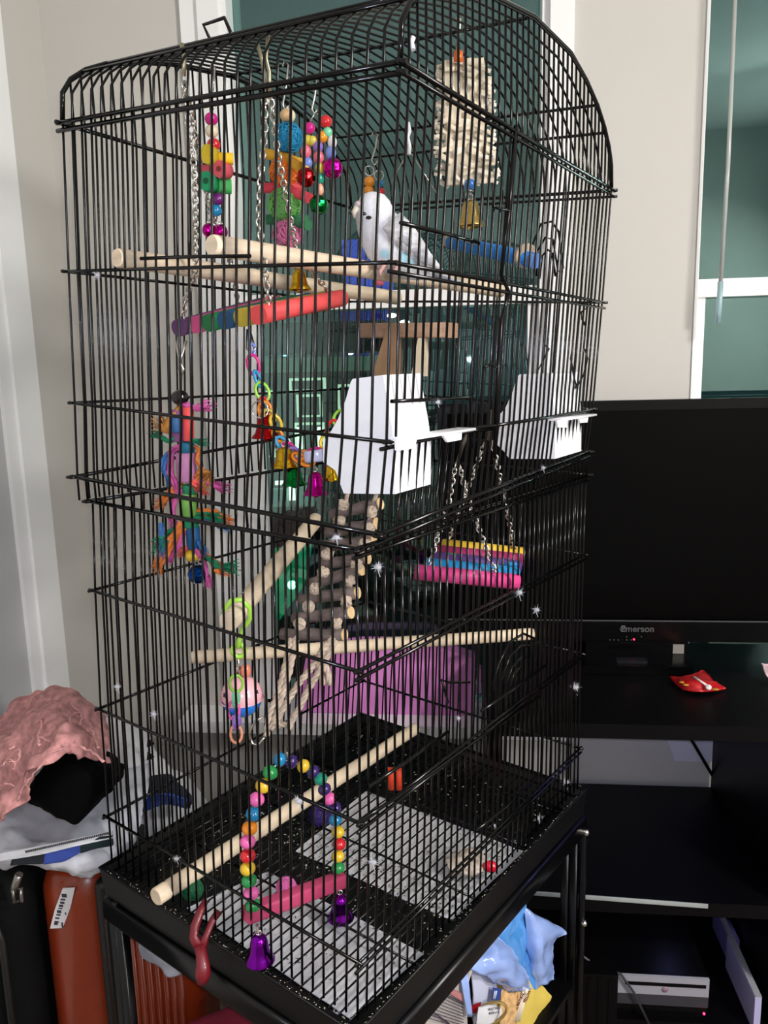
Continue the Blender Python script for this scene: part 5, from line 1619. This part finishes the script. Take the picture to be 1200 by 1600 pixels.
# ---------------------------------------------------------------- under the cage: maroon bag, bird food and blue carrier bag
zmt = H - .98
c4 = [inplan(.13, .0, 0), inplan(.66, .02, 0), inplan(.66, .42, 0), inplan(.42, .42, 0), inplan(.2, .12, 0)]
mg = thing('maroon_bag', 'flat topped maroon fabric bag on the shelf under the cage', 'bag', ((c4[0] + c4[2]) / 2) + ZU * zsh)
def plan(z):
    return [Vector((p.x, p.y, z)) for p in c4]
o = MB().prism(plan(zsh + .001), (0, 0, zmt - zsh)).build('body', mat('maroon_felt', (140, 30, 54), .9, 0, .15, 40, .15), mg)
bevel(o, .02, 4)
def yb(x):
    return 1.05 + (x - 660) / 200 * .235
def Q(x, y, d=0):
    return P(x, y, yb(x) + d)
fb = thing('bird_food_bag', 'yellow and white bird food bag with a red corner on the stand shelf', 'food bag', Vector((Q(770, 1600).x, yb(770), zsh)))
M_pk = mat('pack_lilac', (188, 192, 216), .4, 0, .06, 30, 0, .5)
M_py = mat('pack_yellow', (226, 200, 96), .35, 0, .08, 30, .05, .5)
MB().sheet([[Q(735, 1488, .03), Q(756, 1492, .02), Q(772, 1500, .02)], [Q(738, 1540, .01), Q(758, 1540), Q(776, 1548)], [Q(742, 1620), Q(762, 1625), Q(790, 1640)]], 5, .003, .003, 20, 3).build('white_panel', M_pk, fb)
MB().sheet([[Q(756, 1530, .02), Q(790, 1535, .015), Q(822, 1532, .015), Q(845, 1536, .03)], [Q(764, 1560, .005), Q(796, 1560, -.005), Q(832, 1556, 0), Q(866, 1566, .03)], [Q(770, 1600, 0), Q(800, 1600, -.01), Q(836, 1598, -.005), Q(858, 1592, .03)], [Q(774, 1650, 0), Q(800, 1660, -.01), Q(830, 1660, -.005), Q(846, 1640, .03)]], 6, .004, .004, 16, 5).build('yellow_panel', M_py, fb)
MB().sheet([[Q(783, 1545, -.010), Q(800, 1543, -.013), Q(816, 1546, -.012)], [Q(782, 1572, -.016), Q(796, 1572, -.020), Q(812, 1572, -.018)], [Q(780, 1620, -.018), Q(794, 1620, -.022), Q(806, 1620, -.02)]], 5, .002, .002, 30, 2).build('seed_picture', mat('seed_print', (214, 172, 118), .5, 0, .35, 120), fb)
xd = (Q(806, 1592, -.02) - Q(820, 1548, -.02))
xd.y = 0
nrm_up = Vector((-xd.z, 0, xd.x))
M_tx = mat('text_maroon', (120, 40, 50), .5)
def strip(a, b, w, m, name, d=0):
    return MB().slat(a, b, XR, w, .0012, .2).build(name, m, fb)
strip(Q(822, 1544, -.022), Q(808, 1596, -.026), .010, mat('pack_cream', (226, 214, 190), .5), 'text_strip')
upd = Vector((xd.z, 0, -xd.x)).normalized()
for body_, x, y, sz in (('ALL NATURAL', 811.5, 1566, .0062), ('ORANGE & YELLOW', 818, 1570, .0066)):
    text('lettering', body_, Q(x, y, -.0265), sz, M_tx, fb, xdir=-xd, up=(xd.z, 0, -xd.x), bold=.0001)
lb_ = MB().prism([Q(770, 1544, -.016), Q(784, 1546, -.018), Q(779, 1566, -.02), Q(768, 1562, -.018)], (0, .0016, 0)).build('blue_label', mat('label_blue', (40, 66, 140), .4), fb)
m_ = MB()
for i, x in enumerate((771.5, 774)):
    m_.slat(Q(x + 2, 1548, -.0195), Q(x - .6, 1561, -.0215), XR, .0016, .0008, .2)
m_.build('label_print', mat('print_white', (214, 220, 234), .5), lb_)
MB().sheet([[Q(736, 1572, -.004), Q(752, 1566, -.008)], [Q(738, 1584, -.006), Q(748, 1580, -.01)]], 4, .002, .001, 30, 1).build('red_corner', mat('pack_red', (160, 24, 32), .4), fb)
ov = Q(765, 1584, -.022)
MB().tube(ring_pts(ov, (xd.normalized() * -1), Vector((1, 0, .15)), .024, .026, 20), .0035, 6, True, .6).build('gold_ring', mat('pack_gold', (150, 126, 66), .4, .2), fb)
MB().sheet([[Q(748, 1574, -.024), Q(768, 1570, -.028), Q(783, 1574, -.026)], [Q(746, 1586, -.026), Q(766, 1582, -.03), Q(784, 1582, -.028)], [Q(744, 1600, -.026), Q(762, 1602, -.03), Q(776, 1594, -.028)]], 5, .0015, .001, 30, 4).build('white_label', mat('label_white', (214, 214, 220), .5), fb)
text('label_lettering', 'GUARANTEED', Q(766, 1577, -.0335), .0052, mat('print_dark', (60, 52, 66), .6), fb, xdir=(1, 0, .22), up=(-.22, 0, 1))
text('label_lettering', 'INGREDIENTS', Q(766, 1583.5, -.0335), .0046, mat('print_dark', (60, 52, 66), .6), fb, xdir=(1, 0, .22), up=(-.22, 0, 1))

wpk = thing('printed_packet', 'pale printed packet with a pink band under the near edge of the tray', 'packet', Vector((Q(690, 1600).x, yb(690), zsh)))
MB().sheet([[Q(712, 1496, -.01), Q(728, 1490, -.005), Q(744, 1500, 0)], [Q(684, 1536, -.02), Q(708, 1542, -.02), Q(728, 1550, -.015)], [Q(655, 1584, -.02), Q(690, 1592, -.025), Q(730, 1600, -.02)], [Q(640, 1640, -.02), Q(690, 1650, -.025), Q(736, 1660, -.02)]], 6, .004, .003, 14, 6).build('pouch', mat('packet_grey', (176, 170, 168), .45, 0, .08, 30), wpk)
MB().sheet([[Q(693, 1536, -.029), Q(708, 1545, -.029), Q(722, 1552, -.026)], [Q(688, 1544, -.030), Q(706, 1555, -.03), Q(724, 1566, -.027)]], 4, .001, .001, 14, 2).build('pink_band', mat('packet_pink', (176, 118, 118), .5), wpk)
m_ = MB()
for i in range(9):
    y0 = 1556 + i * 4.6
    m_.slat(Q(684 - i * 3.4, y0 - 6, -.033), Q(724, y0 + 14, -.031), ZU, .0011, .0006, .2)
m_.slat(Q(672, 1578, -.034), Q(702, 1600, -.035), ZU, .0026, .0008, .2)
m_.slat(Q(686, 1548, -.033), Q(724, 1568, -.03), ZU, .0018, .0008, .2)
o = m_.build('print_lines', mat('print_dark', (60, 52, 66), .6), wpk)
o['kind'] = 'stuff'
MB().sheet([[Q(657, 1574, -.035), Q(664, 1572, -.035)], [Q(652, 1600, -.036), Q(666, 1604, -.036)]], 3, .001, .001, 14, 2).build('olive_edge', mat('packet_olive', (176, 166, 96), .5), wpk)

M_bag = mat('bag_blue', (74, 150, 226), .22, 0, .15, 25, .05, .6, trans=.12, coat=.3)
M_bag2 = mat('bag_lavender', (150, 178, 240), .2, 0, .12, 25, .05, .6, trans=.12, coat=.3)
pbag = thing('plastic_bag', 'crumpled blue plastic carrier bag stuffed under the cage tray', 'carrier bag', Vector((Q(800, 1500).x, yb(800), H - .86)))
MB().sheet([[Q(770, 1440, .05), Q(796, 1415, .05), Q(821, 1389, .05)], [Q(776, 1470, .035), Q(798, 1460, .02), Q(822, 1440, .045)], [Q(790, 1510, .02), Q(806, 1508, .005), Q(830, 1500, .03)], [Q(806, 1548, .02), Q(820, 1550, .0), Q(838, 1548, .02)]], 7, .0015, .006, 26, 4).build('back_fold', M_bag, pbag)
MB().sheet([[Q(815, 1400, .06), Q(820, 1418, .05), Q(826, 1428, .05)], [Q(820, 1430, .04), Q(842, 1440, .02), Q(884, 1456, .03)], [Q(824, 1474, .03), Q(844, 1476, .0), Q(864, 1470, .03)], [Q(828, 1512, .03), Q(846, 1512, .0), Q(865, 1510, .03)], [Q(832, 1548, .03), Q(848, 1540, .005), Q(864, 1530, .03)]], 7, .0015, .006, 26, 7).build('right_flap', M_bag2, pbag)
MB().sheet([[Q(712, 1500, .02), Q(738, 1478, .03), Q(762, 1452, .04)], [Q(730, 1512, .0), Q(762, 1490, -.01), Q(782, 1470, .01)], [Q(752, 1520, -.015), Q(782, 1508, -.035), Q(804, 1496, -.01)], [Q(772, 1536, -.02), Q(800, 1532, -.04), Q(820, 1522, -.015)], [Q(796, 1554, -.02), Q(815, 1550, -.035), Q(832, 1546, -.015)]], 7, .0015, .009, 24, 9).build('front_fold', M_bag2, pbag)
MB().sheet([[Q(716, 1505, .005), Q(728, 1500, .0)], [Q(722, 1540, -.03), Q(733, 1538, -.035)], [Q(730, 1588, -.035), Q(738, 1588, -.04)]], 5, .0015, .002, 24, 3).build('handle_strip', M_bag2, pbag)
